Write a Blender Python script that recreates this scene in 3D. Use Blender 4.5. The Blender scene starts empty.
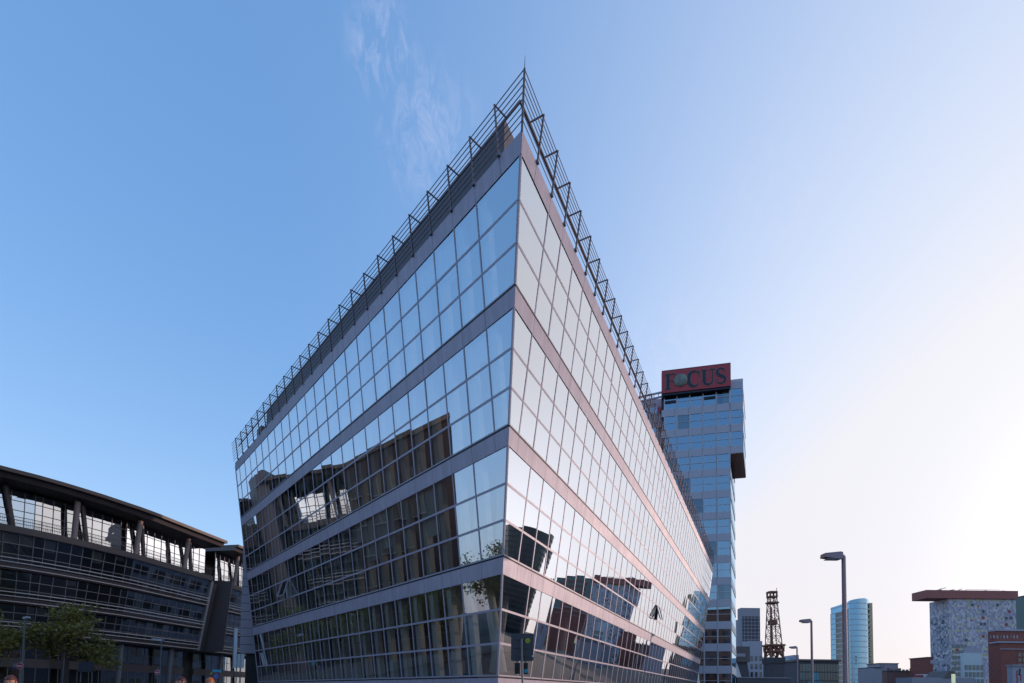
import bpy, bmesh, math, random
from mathutils import Vector, Matrix, noise
random.seed(7)
C = bpy.context.scene
COL = C.collection
R = math.radians
E = 1.6                       # eye height above the ground

# ------------------------------------------------------------------ camera
F, CX, HY, PITCH, ROLL = 480.0, 512.0, 673.56, .04, .0113
cam_d = bpy.data.cameras.new('camera'); cam = bpy.data.objects.new('camera', cam_d); COL.objects.link(cam)
cam_d.sensor_width = 36; cam_d.lens = F/1024*36; cam_d.sensor_fit = 'HORIZONTAL'
cam_d.shift_y = (HY-341.5)/1024
cam_d.clip_start = .1; cam_d.clip_end = 6000
cam.matrix_world = Matrix.Translation((0, 0, E)) @ Matrix.Rotation(math.pi/2+PITCH, 4, 'X') @ Matrix.Rotation(ROLL, 4, 'Z')
C.camera = cam

# ------------------------------------------------------------------ sky, sun, exposure
SUN_AZ, SUN_EL = R(64.0), R(7.4)           # azimuth from +Y towards +X
SUN = Vector((math.sin(SUN_AZ)*math.cos(SUN_EL), math.cos(SUN_AZ)*math.cos(SUN_EL), math.sin(SUN_EL)))
C.view_settings.view_transform = 'Standard'; C.view_settings.look = 'None'
C.view_settings.gamma = 1.0; C.view_settings.use_curve_mapping = False
C.view_settings.exposure = 0.75
C.cycles.max_bounces = 8; C.cycles.transparent_max_bounces = 12; C.cycles.glossy_bounces = 5
C.cycles.caustics_reflective = False; C.cycles.caustics_refractive = False
C.cycles.use_denoising = True

w = bpy.data.worlds.new('World'); C.world = w; w.use_nodes = True
nt = w.node_tree; N = nt.nodes; L = nt.links
for n in list(N): N.remove(n)
def wn(t, **k):
    n = N.new(t)
    for a, b in k.items(): setattr(n, a, b)
    return n
def wmath(op, a, b=None, clamp=False):
    n = wn('ShaderNodeMath', operation=op); n.use_clamp = clamp
    for i, x in enumerate((a, b)):
        if x is None: continue
        if isinstance(x, (int, float)): n.inputs[i].default_value = x
        else: L.new(x, n.inputs[i])
    return n.outputs[0]
def wmix(fac, a, b, mode='MIX'):
    n = wn('ShaderNodeMix', data_type='RGBA', blend_type=mode)
    for sock, x in ((n.inputs[0], fac), (n.inputs[6], a), (n.inputs[7], b)):
        if isinstance(x, (int, float)): sock.default_value = x
        elif isinstance(x, tuple): sock.default_value = (*x, 1)
        else: L.new(x, sock)
    return n.outputs[2]
sky = wn('ShaderNodeTexSky', sky_type='NISHITA'); sky.sun_disc = False
sky.sun_elevation = SUN_EL; sky.sun_rotation = SUN_AZ
sky.air_density = 1.0; sky.dust_density = 1.0; sky.ozone_density = 2.0; sky.altitude = 0
tc = wn('ShaderNodeTexCoord'); DIRV = tc.outputs['Generated']
def dot(v):
    n = wn('ShaderNodeVectorMath', operation='DOT_PRODUCT'); L.new(DIRV, n.inputs[0]); n.inputs[1].default_value = v
    return n.outputs['Value']
sep = wn('ShaderNodeSeparateXYZ'); L.new(DIRV, sep.inputs[0])
up_ = wmath('MAXIMUM', sep.outputs['Z'], 0.0)
# thin bright evening haze: thick towards the horizon and towards the sun
sund = wmath('MAXIMUM', dot((SUN.x, SUN.y, SUN.z)), 0.0)
hz = wmath('POWER', wmath('SUBTRACT', 1.0, up_), 3.2)
sunw = wmath('POWER', sund, 2.3)
hazef = wmath('ADD', wmath('MULTIPLY', hz, wmath('ADD', wmath('MULTIPLY', sunw, .60), .66)), wmath('MULTIPLY', sunw, 1.18), True)
hcol = wmix(wmath('MULTIPLY', wmath('POWER', wmath('SUBTRACT', 1.0, up_), 9.0), wmath('POWER', sund, 1.0), True), (5.28, 5.26, 5.62), (5.9, 5.15, 4.9))
tint = wmix(1.0, sky.outputs[0], (0.74, 1.36, 1.74), 'MULTIPLY')
base = wmix(1.0, tint, (0.66, 1.14, 2.15), 'ADD')
glow = wn('ShaderNodeVectorMath', operation='SCALE'); L.new(hcol, glow.inputs[0]); L.new(wmath('ADD', wmath('MULTIPLY', wmath('POWER', sund, 30.0), 1.0), 1.0), glow.inputs['Scale'])
col = wmix(hazef, base, glow.outputs[0])
# dusky lilac belt low in the sky opposite the sun
anti = wmath('POWER', wmath('MAXIMUM', dot((-math.sin(SUN_AZ), -math.cos(SUN_AZ), 0.12)), 0.0), 2.0)
col = wmix(wmath('MULTIPLY', wmath('MULTIPLY', anti, wmath('POWER', wmath('SUBTRACT', 1.0, up_), 4.5)), 1.0, True), col, (3.05, 2.85, 3.55))
# thin cirrus wisps at two places of the sky
mp = wn('ShaderNodeMapping'); L.new(DIRV, mp.inputs[0]); mp.inputs['Rotation'].default_value = (0.2, -0.6, 0.35); mp.inputs['Scale'].default_value = (9.0, 4.0, 5.0)
nz = wn('ShaderNodeTexNoise'); L.new(mp.outputs[0], nz.inputs['Vector'])
nz.inputs['Scale'].default_value = 5.5; nz.inputs['Detail'].default_value = 10; nz.inputs['Roughness'].default_value = .68; nz.inputs['Distortion'].default_value = 1.1
wisp = wmath('MULTIPLY', wmath('SUBTRACT', nz.outputs['Fac'], .44), 3.2, True)
def patch(px, py, width):
    u, v = px-CX, py-HY
    u, v = u*math.cos(ROLL)+v*math.sin(ROLL), -u*math.sin(ROLL)+v*math.cos(ROLL)
    d = Vector((u/F, math.cos(PITCH)+v/F*math.sin(PITCH), -v/F*math.cos(PITCH)+math.sin(PITCH))).normalized()
    return wmath('POWER', wmath('MULTIPLY', wmath('SUBTRACT', dot(tuple(d)), math.cos(width)), 1/(1-math.cos(width)), True), 1.3)
m1 = wmath('MAXIMUM', wmath('MULTIPLY', patch(382, 49, .052), .85), wmath('MULTIPLY', patch(430, 135, .085), .6))
m1 = wmath('MAXIMUM', m1, wmath('MULTIPLY', patch(772, 200, .08), .4))
m1 = wmath('MAXIMUM', m1, wmath('MULTIPLY', patch(665, 350, .10), .45))
col = wmix(wmath('MULTIPLY', wmath('MULTIPLY', wisp, m1), .62), col, (4.4, 4.6, 5.9))
bg = wn('ShaderNodeBackground'); bg.inputs['Strength'].default_value = .10; L.new(col, bg.inputs['Color'])
wo = wn('ShaderNodeOutputWorld'); L.new(bg.outputs[0], wo.inputs[0])

sl = bpy.data.lights.new('sun', 'SUN'); sl.energy = 1.1; sl.angle = R(.53); sl.color = (1.0, .72, .60)
so = bpy.data.objects.new('sun', sl); COL.objects.link(so)
so.rotation_euler = SUN.to_track_quat('Z', 'Y').to_euler(); so.location = (60, 30, 60)

# ------------------------------------------------------------------ helpers
def V(*a): return Vector(a)
def ray(px, py):
    u, v = px-CX, py-HY
    u, v = u*math.cos(ROLL)+v*math.sin(ROLL), -u*math.sin(ROLL)+v*math.cos(ROLL)
    return Vector((u/F, math.cos(PITCH)+v/F*math.sin(PITCH), -v/F*math.cos(PITCH)+math.sin(PITCH)))
def at(px, py, Y):            # world point seen at a photo position, Y metres ahead
    r = ray(px, py); r = r*(Y/r.y); r.z += E
    return r
def mat(name, color, rough=.6, metal=0., var=.12, scale=2.0, bump=0., spec=.5, emit=None, streak=0):
    m = bpy.data.materials.new(name); m.use_nodes = True
    t = m.node_tree; b = t.nodes['Principled BSDF']
    b.inputs['Roughness'].default_value = rough; b.inputs['Metallic'].default_value = metal
    b.inputs['Specular IOR Level'].default_value = spec
    co = t.nodes.new('ShaderNodeTexCoord'); nzz = t.nodes.new('ShaderNodeTexNoise')
    t.links.new(co.outputs['Object'], nzz.inputs['Vector']); nzz.inputs['Scale'].default_value = scale; nzz.inputs['Detail'].default_value = 6
    mx = t.nodes.new('ShaderNodeMix'); mx.data_type = 'RGBA'
    mx.inputs[6].default_value = (*[c*(1-var) for c in color], 1); mx.inputs[7].default_value = (*[min(1, c*(1+var)) for c in color], 1)
    t.links.new(nzz.outputs['Fac'], mx.inputs[0]); t.links.new(mx.outputs[2], b.inputs['Base Color'])
    if streak:                    # rain streaks: noise stretched along the height
        mpp = t.nodes.new('ShaderNodeMapping'); mpp.inputs['Scale'].default_value = (5, 5, .7); t.links.new(co.outputs['Object'], mpp.inputs[0])
        n2 = t.nodes.new('ShaderNodeTexNoise'); n2.inputs['Scale'].default_value = 1.0; n2.inputs['Detail'].default_value = 5; t.links.new(mpp.outputs[0], n2.inputs['Vector'])
        rmp = t.nodes.new('ShaderNodeValToRGB'); rmp.color_ramp.elements[0].position = .38; rmp.color_ramp.elements[0].color = (.86, .85, .84, 1); rmp.color_ramp.elements[1].position = .66; rmp.color_ramp.elements[1].color = (1, 1, 1, 1)
        t.links.new(n2.outputs['Fac'], rmp.inputs[0]); m2 = t.nodes.new('ShaderNodeMix'); m2.data_type = 'RGBA'; m2.blend_type = 'MULTIPLY'; m2.inputs[0].default_value = 1
        t.links.new(mx.outputs[2], m2.inputs[6]); t.links.new(rmp.outputs[0], m2.inputs[7]); t.links.new(m2.outputs[2], b.inputs['Base Color'])
        mr = t.nodes.new('ShaderNodeMapRange'); mr.inputs[3].default_value = rough-.08; mr.inputs[4].default_value = rough+.14; t.links.new(nzz.outputs['Fac'], mr.inputs[0]); t.links.new(mr.outputs[0], b.inputs['Roughness'])
    if bump:
        bp = t.nodes.new('ShaderNodeBump'); bp.inputs['Strength'].default_value = bump; bp.inputs['Distance'].default_value = .02
        t.links.new(nzz.outputs['Fac'], bp.inputs['Height']); t.links.new(bp.outputs[0], b.inputs['Normal'])
    if emit:
        b.inputs['Emission Color'].default_value = (*emit[0], 1); b.inputs['Emission Strength'].default_value = emit[1]
    return m
def glass(name, base=.3, see=(.45, .5, .5), tint=(1, 1, 1), rough=0.0, ior=1.52, wav=.0):
    m = bpy.data.materials.new(name); m.use_nodes = True
    t = m.node_tree; t.nodes.remove(t.nodes['Principled BSDF']); out = t.nodes['Material Output']
    fr = t.nodes.new('ShaderNodeLayerWeight'); fr.inputs[0].default_value = .5
    pw = t.nodes.new('ShaderNodeMath'); pw.operation = 'POWER'; t.links.new(fr.outputs['Facing'], pw.inputs[0]); pw.inputs[1].default_value = 1.45
    ma = t.nodes.new('ShaderNodeMath'); ma.operation = 'MULTIPLY_ADD'; ma.use_clamp = True
    t.links.new(pw.outputs[0], ma.inputs[0]); ma.inputs[1].default_value = .97-base; ma.inputs[2].default_value = base
    tr = t.nodes.new('ShaderNodeBsdfTransparent'); tr.inputs[0].default_value = (*see, 1)
    gl = t.nodes.new('ShaderNodeBsdfGlossy'); gl.inputs['Color'].default_value = (*tint, 1); gl.inputs['Roughness'].default_value = rough
    if wav:
        co = t.nodes.new('ShaderNodeTexCoord'); nzz = t.nodes.new('ShaderNodeTexNoise'); nzz.inputs['Scale'].default_value = .55; nzz.inputs['Detail'].default_value = 1
        t.links.new(co.outputs['Object'], nzz.inputs['Vector'])
        bp = t.nodes.new('ShaderNodeBump'); bp.inputs['Strength'].default_value = wav; bp.inputs['Distance'].default_value = .02
        t.links.new(nzz.outputs['Fac'], bp.inputs['Height']); t.links.new(bp.outputs[0], gl.inputs['Normal'])
    mx = t.nodes.new('ShaderNodeMixShader'); t.links.new(ma.outputs[0], mx.inputs[0])
    t.links.new(tr.outputs[0], mx.inputs[1]); t.links.new(gl.outputs[0], mx.inputs[2]); t.links.new(mx.outputs[0], out.inputs[0])
    return m

class MB:
    def __init__(s): s.v = []; s.f = []; s.m = []
    def poly(s, pts, mi=0):
        n = len(s.v); s.v += [tuple(p) for p in pts]; s.f.append(tuple(range(n, n+len(pts)))); s.m.append(mi); return s
    def obox(s, o, a, b, c, mi=0):
        o, a, b, c = Vector(o), Vector(a), Vector(b), Vector(c)
        if a.cross(b).dot(c) < 0: a, b = b, a
        n = len(s.v); s.v += [tuple(p) for p in (o, o+a, o+a+b, o+b, o+c, o+a+c, o+a+b+c, o+b+c)]
        for q in ((0, 3, 2, 1), (4, 5, 6, 7), (0, 1, 5, 4), (1, 2, 6, 5), (2, 3, 7, 6), (3, 0, 4, 7)):
            s.f.append(tuple(n+i for i in q)); s.m.append(mi)
        return s
    def box(s, x0, x1, y0, y1, z0, z1, mi=0): return s.obox((x0, y0, z0), (x1-x0, 0, 0), (0, y1-y0, 0), (0, 0, z1-z0), mi)
    def bar(s, p, q, wa, wb, side=None, mi=0):      # square bar p->q, wa along side, wb across
        p, q = Vector(p), Vector(q); d = (q-p).normalized()
        side = Vector(side) if side is not None else (V(0, 0, 1) if abs(d.z) < .9 else V(1, 0, 0))
        b = d.cross(side).normalized(); a = b.cross(d).normalized()
        return s.obox(p-a*wa/2-b*wb/2, q-p, a*wa, b*wb, mi)
    def tube(s, p, q, r, r2=None, n=8, mi=0, cap=True):
        p, q = Vector(p), Vector(q); d = (q-p).normalized(); r2 = r if r2 is None else r2
        a = d.orthogonal().normalized(); b = d.cross(a); k = len(s.v)
        for c, rr in ((p, r), (q, r2)):
            for i in range(n):
                t = 2*math.pi*i/n; s.v.append(tuple(c+(a*math.cos(t)+b*math.sin(t))*rr))
        for i in range(n):
            j = (i+1) % n; s.f.append((k+i, k+j, k+n+j, k+n+i)); s.m.append(mi)
        if cap:
            s.f.append(tuple(k+n-1-i for i in range(n))); s.m.append(mi)
            s.f.append(tuple(k+n+i for i in range(n))); s.m.append(mi)
        return s
    def prism(s, pts, vec, mi=0, cap=True):
        vec = Vector(vec); pts = [Vector(p) for p in pts]; n = len(pts); k = len(s.v)
        s.v += [tuple(p) for p in pts]+[tuple(p+vec) for p in pts]
        for i in range(n):
            j = (i+1) % n; s.f.append((k+i, k+j, k+n+j, k+n+i)); s.m.append(mi)
        if cap:
            s.f.append(tuple(k+n-1-i for i in range(n))); s.m.append(mi)
            s.f.append(tuple(k+n+i for i in range(n))); s.m.append(mi)
        return s
    def lathe(s, c, prof, n=16, mi=0):              # prof: list of (r, z)
        k = len(s.v); c = Vector(c)
        for r, z in prof:
            for i in range(n): t = 2*math.pi*i/n; s.v.append((c.x+r*math.cos(t), c.y+r*math.sin(t), c.z+z))
        for j in range(len(prof)-1):
            for i in range(n):
                i2 = (i+1) % n; s.f.append((k+j*n+i, k+j*n+i2, k+(j+1)*n+i2, k+(j+1)*n+i)); s.m.append(mi)
        s.f.append(tuple(k+n-1-i for i in range(n))); s.m.append(mi)
        s.f.append(tuple(k+(len(prof)-1)*n+i for i in range(n))); s.m.append(mi)
        return s
    def build(s, name, mats, parent=None, origin=None, smooth=False, fix=True):
        me = bpy.data.meshes.new(name)
        o0 = Vector(origin) if origin is not None else V(0, 0, 0)
        if parent is not None and parent.type == 'EMPTY': o0 = parent.location.copy()
        elif parent is not None: o0 = Vector(parent['org'])
        me.from_pydata([tuple(Vector(p)-o0) for p in s.v], [], s.f)
        for m in (mats if isinstance(mats, (list, tuple)) else [mats]): me.materials.append(m)
        me.polygons.foreach_set('material_index', s.m)
        if fix:
            bm = bmesh.new(); bm.from_mesh(me); bmesh.ops.recalc_face_normals(bm, faces=bm.faces); bm.to_mesh(me); bm.free()
        if smooth:
            me.polygons.foreach_set('use_smooth', [True]*len(me.polygons))
        o = bpy.data.objects.new(name, me); COL.objects.link(o); o['org'] = tuple(o0)
        if parent is not None: o.parent = parent
        else: o.location = o0
        return o
def thing(name, label, cat, loc=(0, 0, 0), group=None):
    o = bpy.data.objects.new(name, None); COL.objects.link(o); o.location = loc; o.empty_display_size = .3
    o['label'] = label; o['category'] = cat
    if group: o['group'] = group
    return o
def structure(o): o['kind'] = 'structure'; return o
def dup(root, loc, label=None, rotz=0, scale=1):
    r = root.copy(); COL.objects.link(r); r.location = loc; r.rotation_euler = (0, 0, rotz); r.scale = (scale,)*3
    if label: r['label'] = label
    for ch in list(root.children):
        c = ch.copy(); COL.objects.link(c); c.parent = r
        for g in list(ch.children):
            d = g.copy(); COL.objects.link(d); d.parent = c
    return r

M = dict(
    clad=mat('lilac_aluminium', (.46, .40, .475), .50, .10, .10, .9, streak=1),
    clad2=mat('grey_panel', (.30, .27, .32), .5, .2, .08, .9),
    frame=mat('facade_frame', (.40, .355, .42), .5, .08, .06, 3),
    frame_in=mat('rubber_gap', (.012, .012, .015), .7),
    lobby=glass('lobby_glass', .22, (.80, .82, .80), (.93, .96, 1.0), wav=.03),
    glass=glass('facade_glass', .35, (.74, .78, .76), (.93, .96, 1.0), wav=.03),
    steel=mat('dark_steel', (.16, .13, .145), .5, .4, .15, 5),
    brownrail=mat('brown_metal', (.20, .13, .115), .55, .2, .15, 4),
    screen=mat('dark_brown_cladding', (.105, .078, .085), .6, .1, .12, 1.5),
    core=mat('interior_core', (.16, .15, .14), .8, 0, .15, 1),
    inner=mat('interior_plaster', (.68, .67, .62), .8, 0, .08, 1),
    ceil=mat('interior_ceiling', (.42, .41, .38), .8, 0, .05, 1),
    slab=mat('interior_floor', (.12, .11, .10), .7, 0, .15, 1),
    wood=mat('warm_furniture', (.22, .11, .05), .6),
    dark=mat('near_black', (.012, .012, .014), .6),
    asphalt=mat('asphalt', (.045, .045, .048), .85, 0, .25, 3, .3),
    paving=mat('concrete_paving', (.10, .097, .095), .85, 0, .15, 2, .2),
    kerb=mat('kerb_stone', (.2, .2, .2), .8, 0, .12, 3),
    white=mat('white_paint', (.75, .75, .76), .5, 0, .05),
)

# ------------------------------------------------------------------ ground
structure(MB().poly([(-3000, -3000, 0), (3000, -3000, 0), (3000, 3000, 0), (-3000, 3000, 0)]).build('ground', M['asphalt'], fix=False))
rd = MB(); rd.poly([(13, -60, .004), (24, -60, .004), (120, 190, .004), (104, 190, .004)])
structure(rd.build('road', mat('road_asphalt', (.05, .05, .052), .8, 0, .25, 5, .3), fix=False))
pv = MB(); pv.prism([(-24, 34, 0), (-9, 9, 0), (6, 8, 0), (40, 76, 0), (20, 92, 0)], (0, 0, .12))
structure(pv.build('pavement', M['paving']))
pv = MB(); pv.prism([(-60, 0, 0), (-33.5, 0, 0), (-29, 38, 0), (-30, 100, 0), (-60, 100, 0)], (0, 0, .12))
structure(pv.build('pavement', M['paving']))
lm = MB()
for i in range(16):
    a = V(18.5, -60+i*16, .008); d = V(.36, 1, 0).normalized()
    a.x = 18.5+(a.y+60)*.374; n = V(d.y, -d.x, 0)
    lm.poly([a-n*.06, a+n*.06, a+n*.06+d*5, a-n*.06+d*5])
structure(lm.build('road_marking', M['white'], fix=False))

# ------------------------------------------------------------------ the glass building
aL, aR, tL, tR, ZB, BAND = .7747, .4914, .1288, .1393, .511, .539
HS = [3.598, 3.538, 3.473, 3.479]            # storeys from the ground up
ZK = [0, HS[0], HS[0]+HS[1], HS[0]+HS[1]+HS[2]]
P0 = V(-.4408, 15, ZB+E)
dL, dR = V(-math.sin(aL), math.cos(aL), 0), V(math.sin(aR), math.cos(aR), 0)
hL, hR = V(-dL.y, dL.x, 0), V(dR.y, -dR.x, 0)
uL, uR = hL*tL+V(0, 0, 1), hR*tR+V(0, 0, 1)
det = hL.x*hR.y-hL.y*hR.x
LEAN = V((tL*hR.y-tR*hL.y)/det, (hL.x*tR-hR.x*tL)/det, 1)
nL, nR = uL.cross(dL).normalized(), uR.cross(dR).normalized()
if nL.y > 0: nL = -nL
if nR.x < 0: nR = -nR
SIDE = {'L': dict(d=dL, u=uL, h=hL, n=nL, w=1.0532, p=-1.7686, first=[3, 2, 1, 1], last=23, end=23.2),
        'R': dict(d=dR, u=uR, h=hR, n=nR, w=.9868, p=-1.6377, first=[3, 2, 1, 1], last=47, end=46.3)}
def fp(sd, s, z, off=0.0):                    # point on a facade plane
    q = SIDE[sd]; return P0+q['u']*z+q['d']*s+q['n']*off
def sc(sd, z):                                # facade coordinate of the corner edge
    q = SIDE[sd]; return (LEAN-q['u']).dot(q['d'])*z
TOPZ = sum(HS)-BAND
ROOFZ = 14.05
B = thing('glass_office_building', 'large glass office building with a sharp leaning corner and lilac metal bands', 'building', (0, 20, 0))

def proj(P):
    zz = P.z-E; Yc = zz*math.cos(PITCH)-P.y*math.sin(PITCH); Zc = P.y*math.cos(PITCH)+zz*math.sin(PITCH)
    return F*P.x/Zc, -F*Yc/Zc
bays = []
OPEN = {('L', 1, 16), ('R', 1, 21)}           # bays with a sash standing open
for sd in 'LR':
    q = SIDE[sd]
    for k in range(4):
        pane = (HS[k]-BAND)/3
        edges = [None]+[q['p']+q['w']*i for i in range(q['first'][k], q['last']+1)]+[q['end']]
        for bi in range(len(edges)-1):
            z0, z1 = ZK[k], ZK[k]+3*pane
            a0 = sc(sd, z0) if edges[bi] is None else edges[bi]; a1 = sc(sd, z1) if edges[bi] is None else edges[bi]
            b0 = edges[bi+1]
            pts = [proj(fp(sd, *t)) for t in ((a0, z0), (b0, z0), (b0, z1), (a1, z1))]
            ar = abs(sum(pts[i][0]*pts[(i+1) % 4][1]-pts[(i+1) % 4][0]*pts[i][1] for i in range(4)))/2
            bays.append((ar, sd, k, bi, edges[bi] is None, a0, a1, b0, z0, pane))
bays.sort(key=lambda t: -t[0])
rg = random.Random(3)
def bay_mesh(gm, fm, bay):
    _, sd, k, bi, corner, a0, a1, b0, z0, pane = bay
    q = SIDE[sd]; z1 = z0+3*pane
    for r in range(3):
        za, zb = z0+r*pane, z0+(r+1)*pane
        fa = lambda z: a0+(a1-a0)*(z-z0)/(z1-z0)
        if (sd, k, bi) in OPEN and r == 1: continue
        t1, t2, of = rg.gauss(0, .0026), rg.gauss(0, .0026), 0
        P = []
        for s_, z_ in ((fa(za), za), (b0, za), (b0, zb), (fa(zb), zb)):
            P.append(fp(sd, s_, z_, -.008+t1*(1 if s_ == b0 else -1)*.5+t2*(1 if z_ == zb else -1)*.5))
        gm.poly(P if sd == 'R' else P[::-1])
    # mullion at the far side of the bay and the transoms
    mw, tw, dp = .05, .072, .0535
    o = fp(sd, b0-mw/2, z0, -.05); fm.obox(o, q['d']*mw, q['u']*(z1-z0), q['n']*dp)
    for r in range(0, 3):
        za = z0+r*pane; h = tw if r else .05
        sa = (a0+(a1-a0)*(za-z0)/(z1-z0)); zz = za-(tw/2 if r else -.003)
        fm.obox(fp(sd, sa, zz, -.05), q['d']*(b0-mw/2-sa), q['u']*h, q['n']*(dp-.006))
    if corner:                                # the leaning edge trim at the corner
        w_ = .07 if sd == 'R' else .045
        lo, hi = fp(sd, a0+.002, z0, 0), fp(sd, a1+.002, z1, 0)
        fm.obox(lo-q['n']*.05, q['d']*w_, hi-lo, q['n']*(dp-.004))
for bay in bays[:100]:
    g, f = MB(), MB(); bay_mesh(g, f, bay)
    wo_ = g.build('window', M['glass'] if bay[2] else M['lobby'], B, fix=False)
    f.build('frame', M['frame'], wo_)
g, f = MB(), MB()
for bay in bays[100:]: bay_mesh(g, f, bay)
wo_ = g.build('window', M['glass'], B, fix=False); wo_['kind'] = 'stuff'; wo_['label'] = 'smaller far window bays'
fo = f.build('frame', M['frame'], wo_); fo['kind'] = 'stuff'
# open sashes
for sd, k, bi in OPEN:
    q = SIDE[sd]
    by = [b for b in bays if b[1] == sd and b[2] == k and b[3] == bi][0]
    _, _, _, _, _, a0, _, b0, z0, pane = by
    za, zb = z0+pane+.05, z0+2*pane-.05
    ang = R(22)                               # top-hung sash pushed out at its foot
    ax = fp(sd, a0+.05, zb, .03); wd = (b0-a0-.1); U = (q['u'].normalized()*-math.cos(ang)+q['n']*math.sin(ang))*(zb-za); D_ = q['d']*wd
    sash = MB(); sash.poly([ax, ax+D_, ax+D_+U, ax+U])
    so_ = sash.build('open_sash', M['glass'], B, fix=False); so_['label'] = 'sash standing open'
    fr = MB()
    for p_, q_ in ((ax, ax+D_), (ax+U, ax+U+D_), (ax, ax+U), (ax+D_, ax+D_+U)): fr.bar(p_, q_, .07, .05, q['n'])
    fr.build('frame', M['clad'], so_)
# roller blinds let down behind some panes of the left facade
rb_ = random.Random(21)
for i in range(16):
    k = rb_.choice((1, 1, 2, 2, 3, 3, 3)); j = rb_.randint(SIDE['L']['first'][k], 16); pane = (HS[k]-BAND)/3; s0 = SIDE['L']['p']+SIDE['L']['w']*j
    h = pane*rb_.uniform(.4, 2.2); zt_ = ZK[k]+3*pane-.04
    b = MB(); b.obox(fp('L', s0+.06, zt_-h, -.16), dL*(SIDE['L']['w']-.12), uL*h, nL*.012); b.build('roller_blind', M['inner'], B)
# bands between the storeys, the plinth band, the fascia
for sd in 'LR':
    q = SIDE[sd]
    for k in range(-1, 4):
        if k < 0: z0, z1 = -ZB-.4, 0.0
        elif k == 3: z0, z1 = TOPZ, ROOFZ
        else: z0, z1 = ZK[k]+HS[k]-BAND, ZK[k]+HS[k]
        z1e = z1-.05 if k < 3 else z1
        b = MB(); c0, c1 = sc(sd, z0), sc(sd, z1e)
        outer = [fp(sd, c0, z0, .012), fp(sd, q['end'], z0, .012), fp(sd, q['end'], z1e, .012), fp(sd, c1, z1e, .012)]
        # flat panels with fine joints at every bay
        s_edges = [q['p']+q['w']*i for i in range(max(q['first'][max(k, 0)]-1, 0), q['last']+1) if q['p']+q['w']*i > max(c0, c1)+.25]+[q['end']]
        prev = None
        for s in s_edges:
            l0, l1 = (c0, c1) if prev is None else (prev+.006, prev+.006)
            P = [fp(sd, l0, z0, .012), fp(sd, s-.006, z0, .012), fp(sd, s-.006, z1e, .012), fp(sd, l1, z1e, .012)]
            b.prism(P, q['n']*-.06); prev = s
        bo = b.build('spandrel_band' if k < 3 else 'fascia', M['clad'], B)
        if k < 0: bo['label'] = 'plinth band under the lowest windows'
        if 0 <= k < 3:
            gpm = MB(); cc = sc(sd, z1)
            gpm.obox(fp(sd, cc+.02, z1e+.002, -.05), q['d']*(q['end']-cc-.02), q['u']*.046, q['n']*.068)
            gpm.build('drip_gap', M['frame_in'], bo)
        jm = MB(); cc = max(c0, c1)
        jm.obox(fp(sd, cc+.1, z0+.003, -.03), q['d']*(q['end']-cc-.12), q['u']*(z1e-z0-.006), q['n']*.01)
        jm.build('backing', M['frame'], bo)
# roof, floors, ceilings, core and rear walls
def plan(z, inset):
    a = P0+LEAN*z; l = fp('L', SIDE['L']['end']-.05, z); r = fp('R', SIDE['R']['end']-.05, z)
    cpt = a+(dL*.9+dR*.9).normalized()*inset*1.5
    l2 = l-hL*inset; r2 = r-hR*inset
    return [cpt, r2, r2+dL*20, l2+dR*25, l2]
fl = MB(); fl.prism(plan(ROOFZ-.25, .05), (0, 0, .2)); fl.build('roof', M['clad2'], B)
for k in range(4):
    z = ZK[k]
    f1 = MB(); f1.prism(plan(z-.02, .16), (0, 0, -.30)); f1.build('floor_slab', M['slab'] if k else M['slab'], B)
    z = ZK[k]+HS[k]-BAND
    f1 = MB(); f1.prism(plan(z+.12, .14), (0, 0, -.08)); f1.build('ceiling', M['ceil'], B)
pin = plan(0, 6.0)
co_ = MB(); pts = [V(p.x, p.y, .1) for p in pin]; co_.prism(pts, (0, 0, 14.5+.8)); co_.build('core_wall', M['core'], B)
rw = MB()
lo, hi = plan(-ZB-E+.1, .1), plan(ROOFZ-.1, .1)
rw.obox(fp('L', 23.2, -2, .0), V(*(dR*.35)), fp('L', 23.2, 13.9)-fp('L', 23.2, -2), dL*.12)
rw.poly([lo[4], lo[3], hi[3], hi[4]]); rw.poly([lo[3], lo[2], hi[2], hi[3]]); rw.poly([lo[2], lo[1], hi[1], hi[2]])
rw.build('rear_wall', M['clad2'], B)
pl = MB(); lo = plan(-ZB-E+.02, .25); pl.prism([V(p.x, p.y, .02) for p in lo], (0, 0, ZB+E-.35)); pl.build('plinth', M['clad2'], B)
# white posts standing just behind the left facade
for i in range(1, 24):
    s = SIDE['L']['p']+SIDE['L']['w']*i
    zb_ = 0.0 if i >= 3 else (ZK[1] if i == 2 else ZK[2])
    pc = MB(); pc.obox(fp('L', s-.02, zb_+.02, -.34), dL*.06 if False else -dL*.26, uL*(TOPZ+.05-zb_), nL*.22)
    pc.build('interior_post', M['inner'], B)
for s0, s1, k in ((3.6, 2.9, 0), (1.0, 1.35, 0), (11.6, 10.6, 0), (1.9, 1.2, 1), (.55, .15, 1)):
    pc = MB(); z0, z1 = ZK[k]+.02, ZK[k]+HS[k]-BAND+.04
    pc.tube(fp('L', s0, z0, -1.1), fp('L', s1, z1, -1.1), .2, n=14); pc.build('leaning_column', M['inner'], B, smooth=False)
for i in range(4, 14, 2):
    s = SIDE['R']['p']+SIDE['R']['w']*i
    pc = MB(); pc.tube(fp('R', s, .02, -1.5), fp('R', s, HS[0]-BAND, -1.5), .2, n=12); pc.build('interior_post', M['inner'], B)
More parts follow.
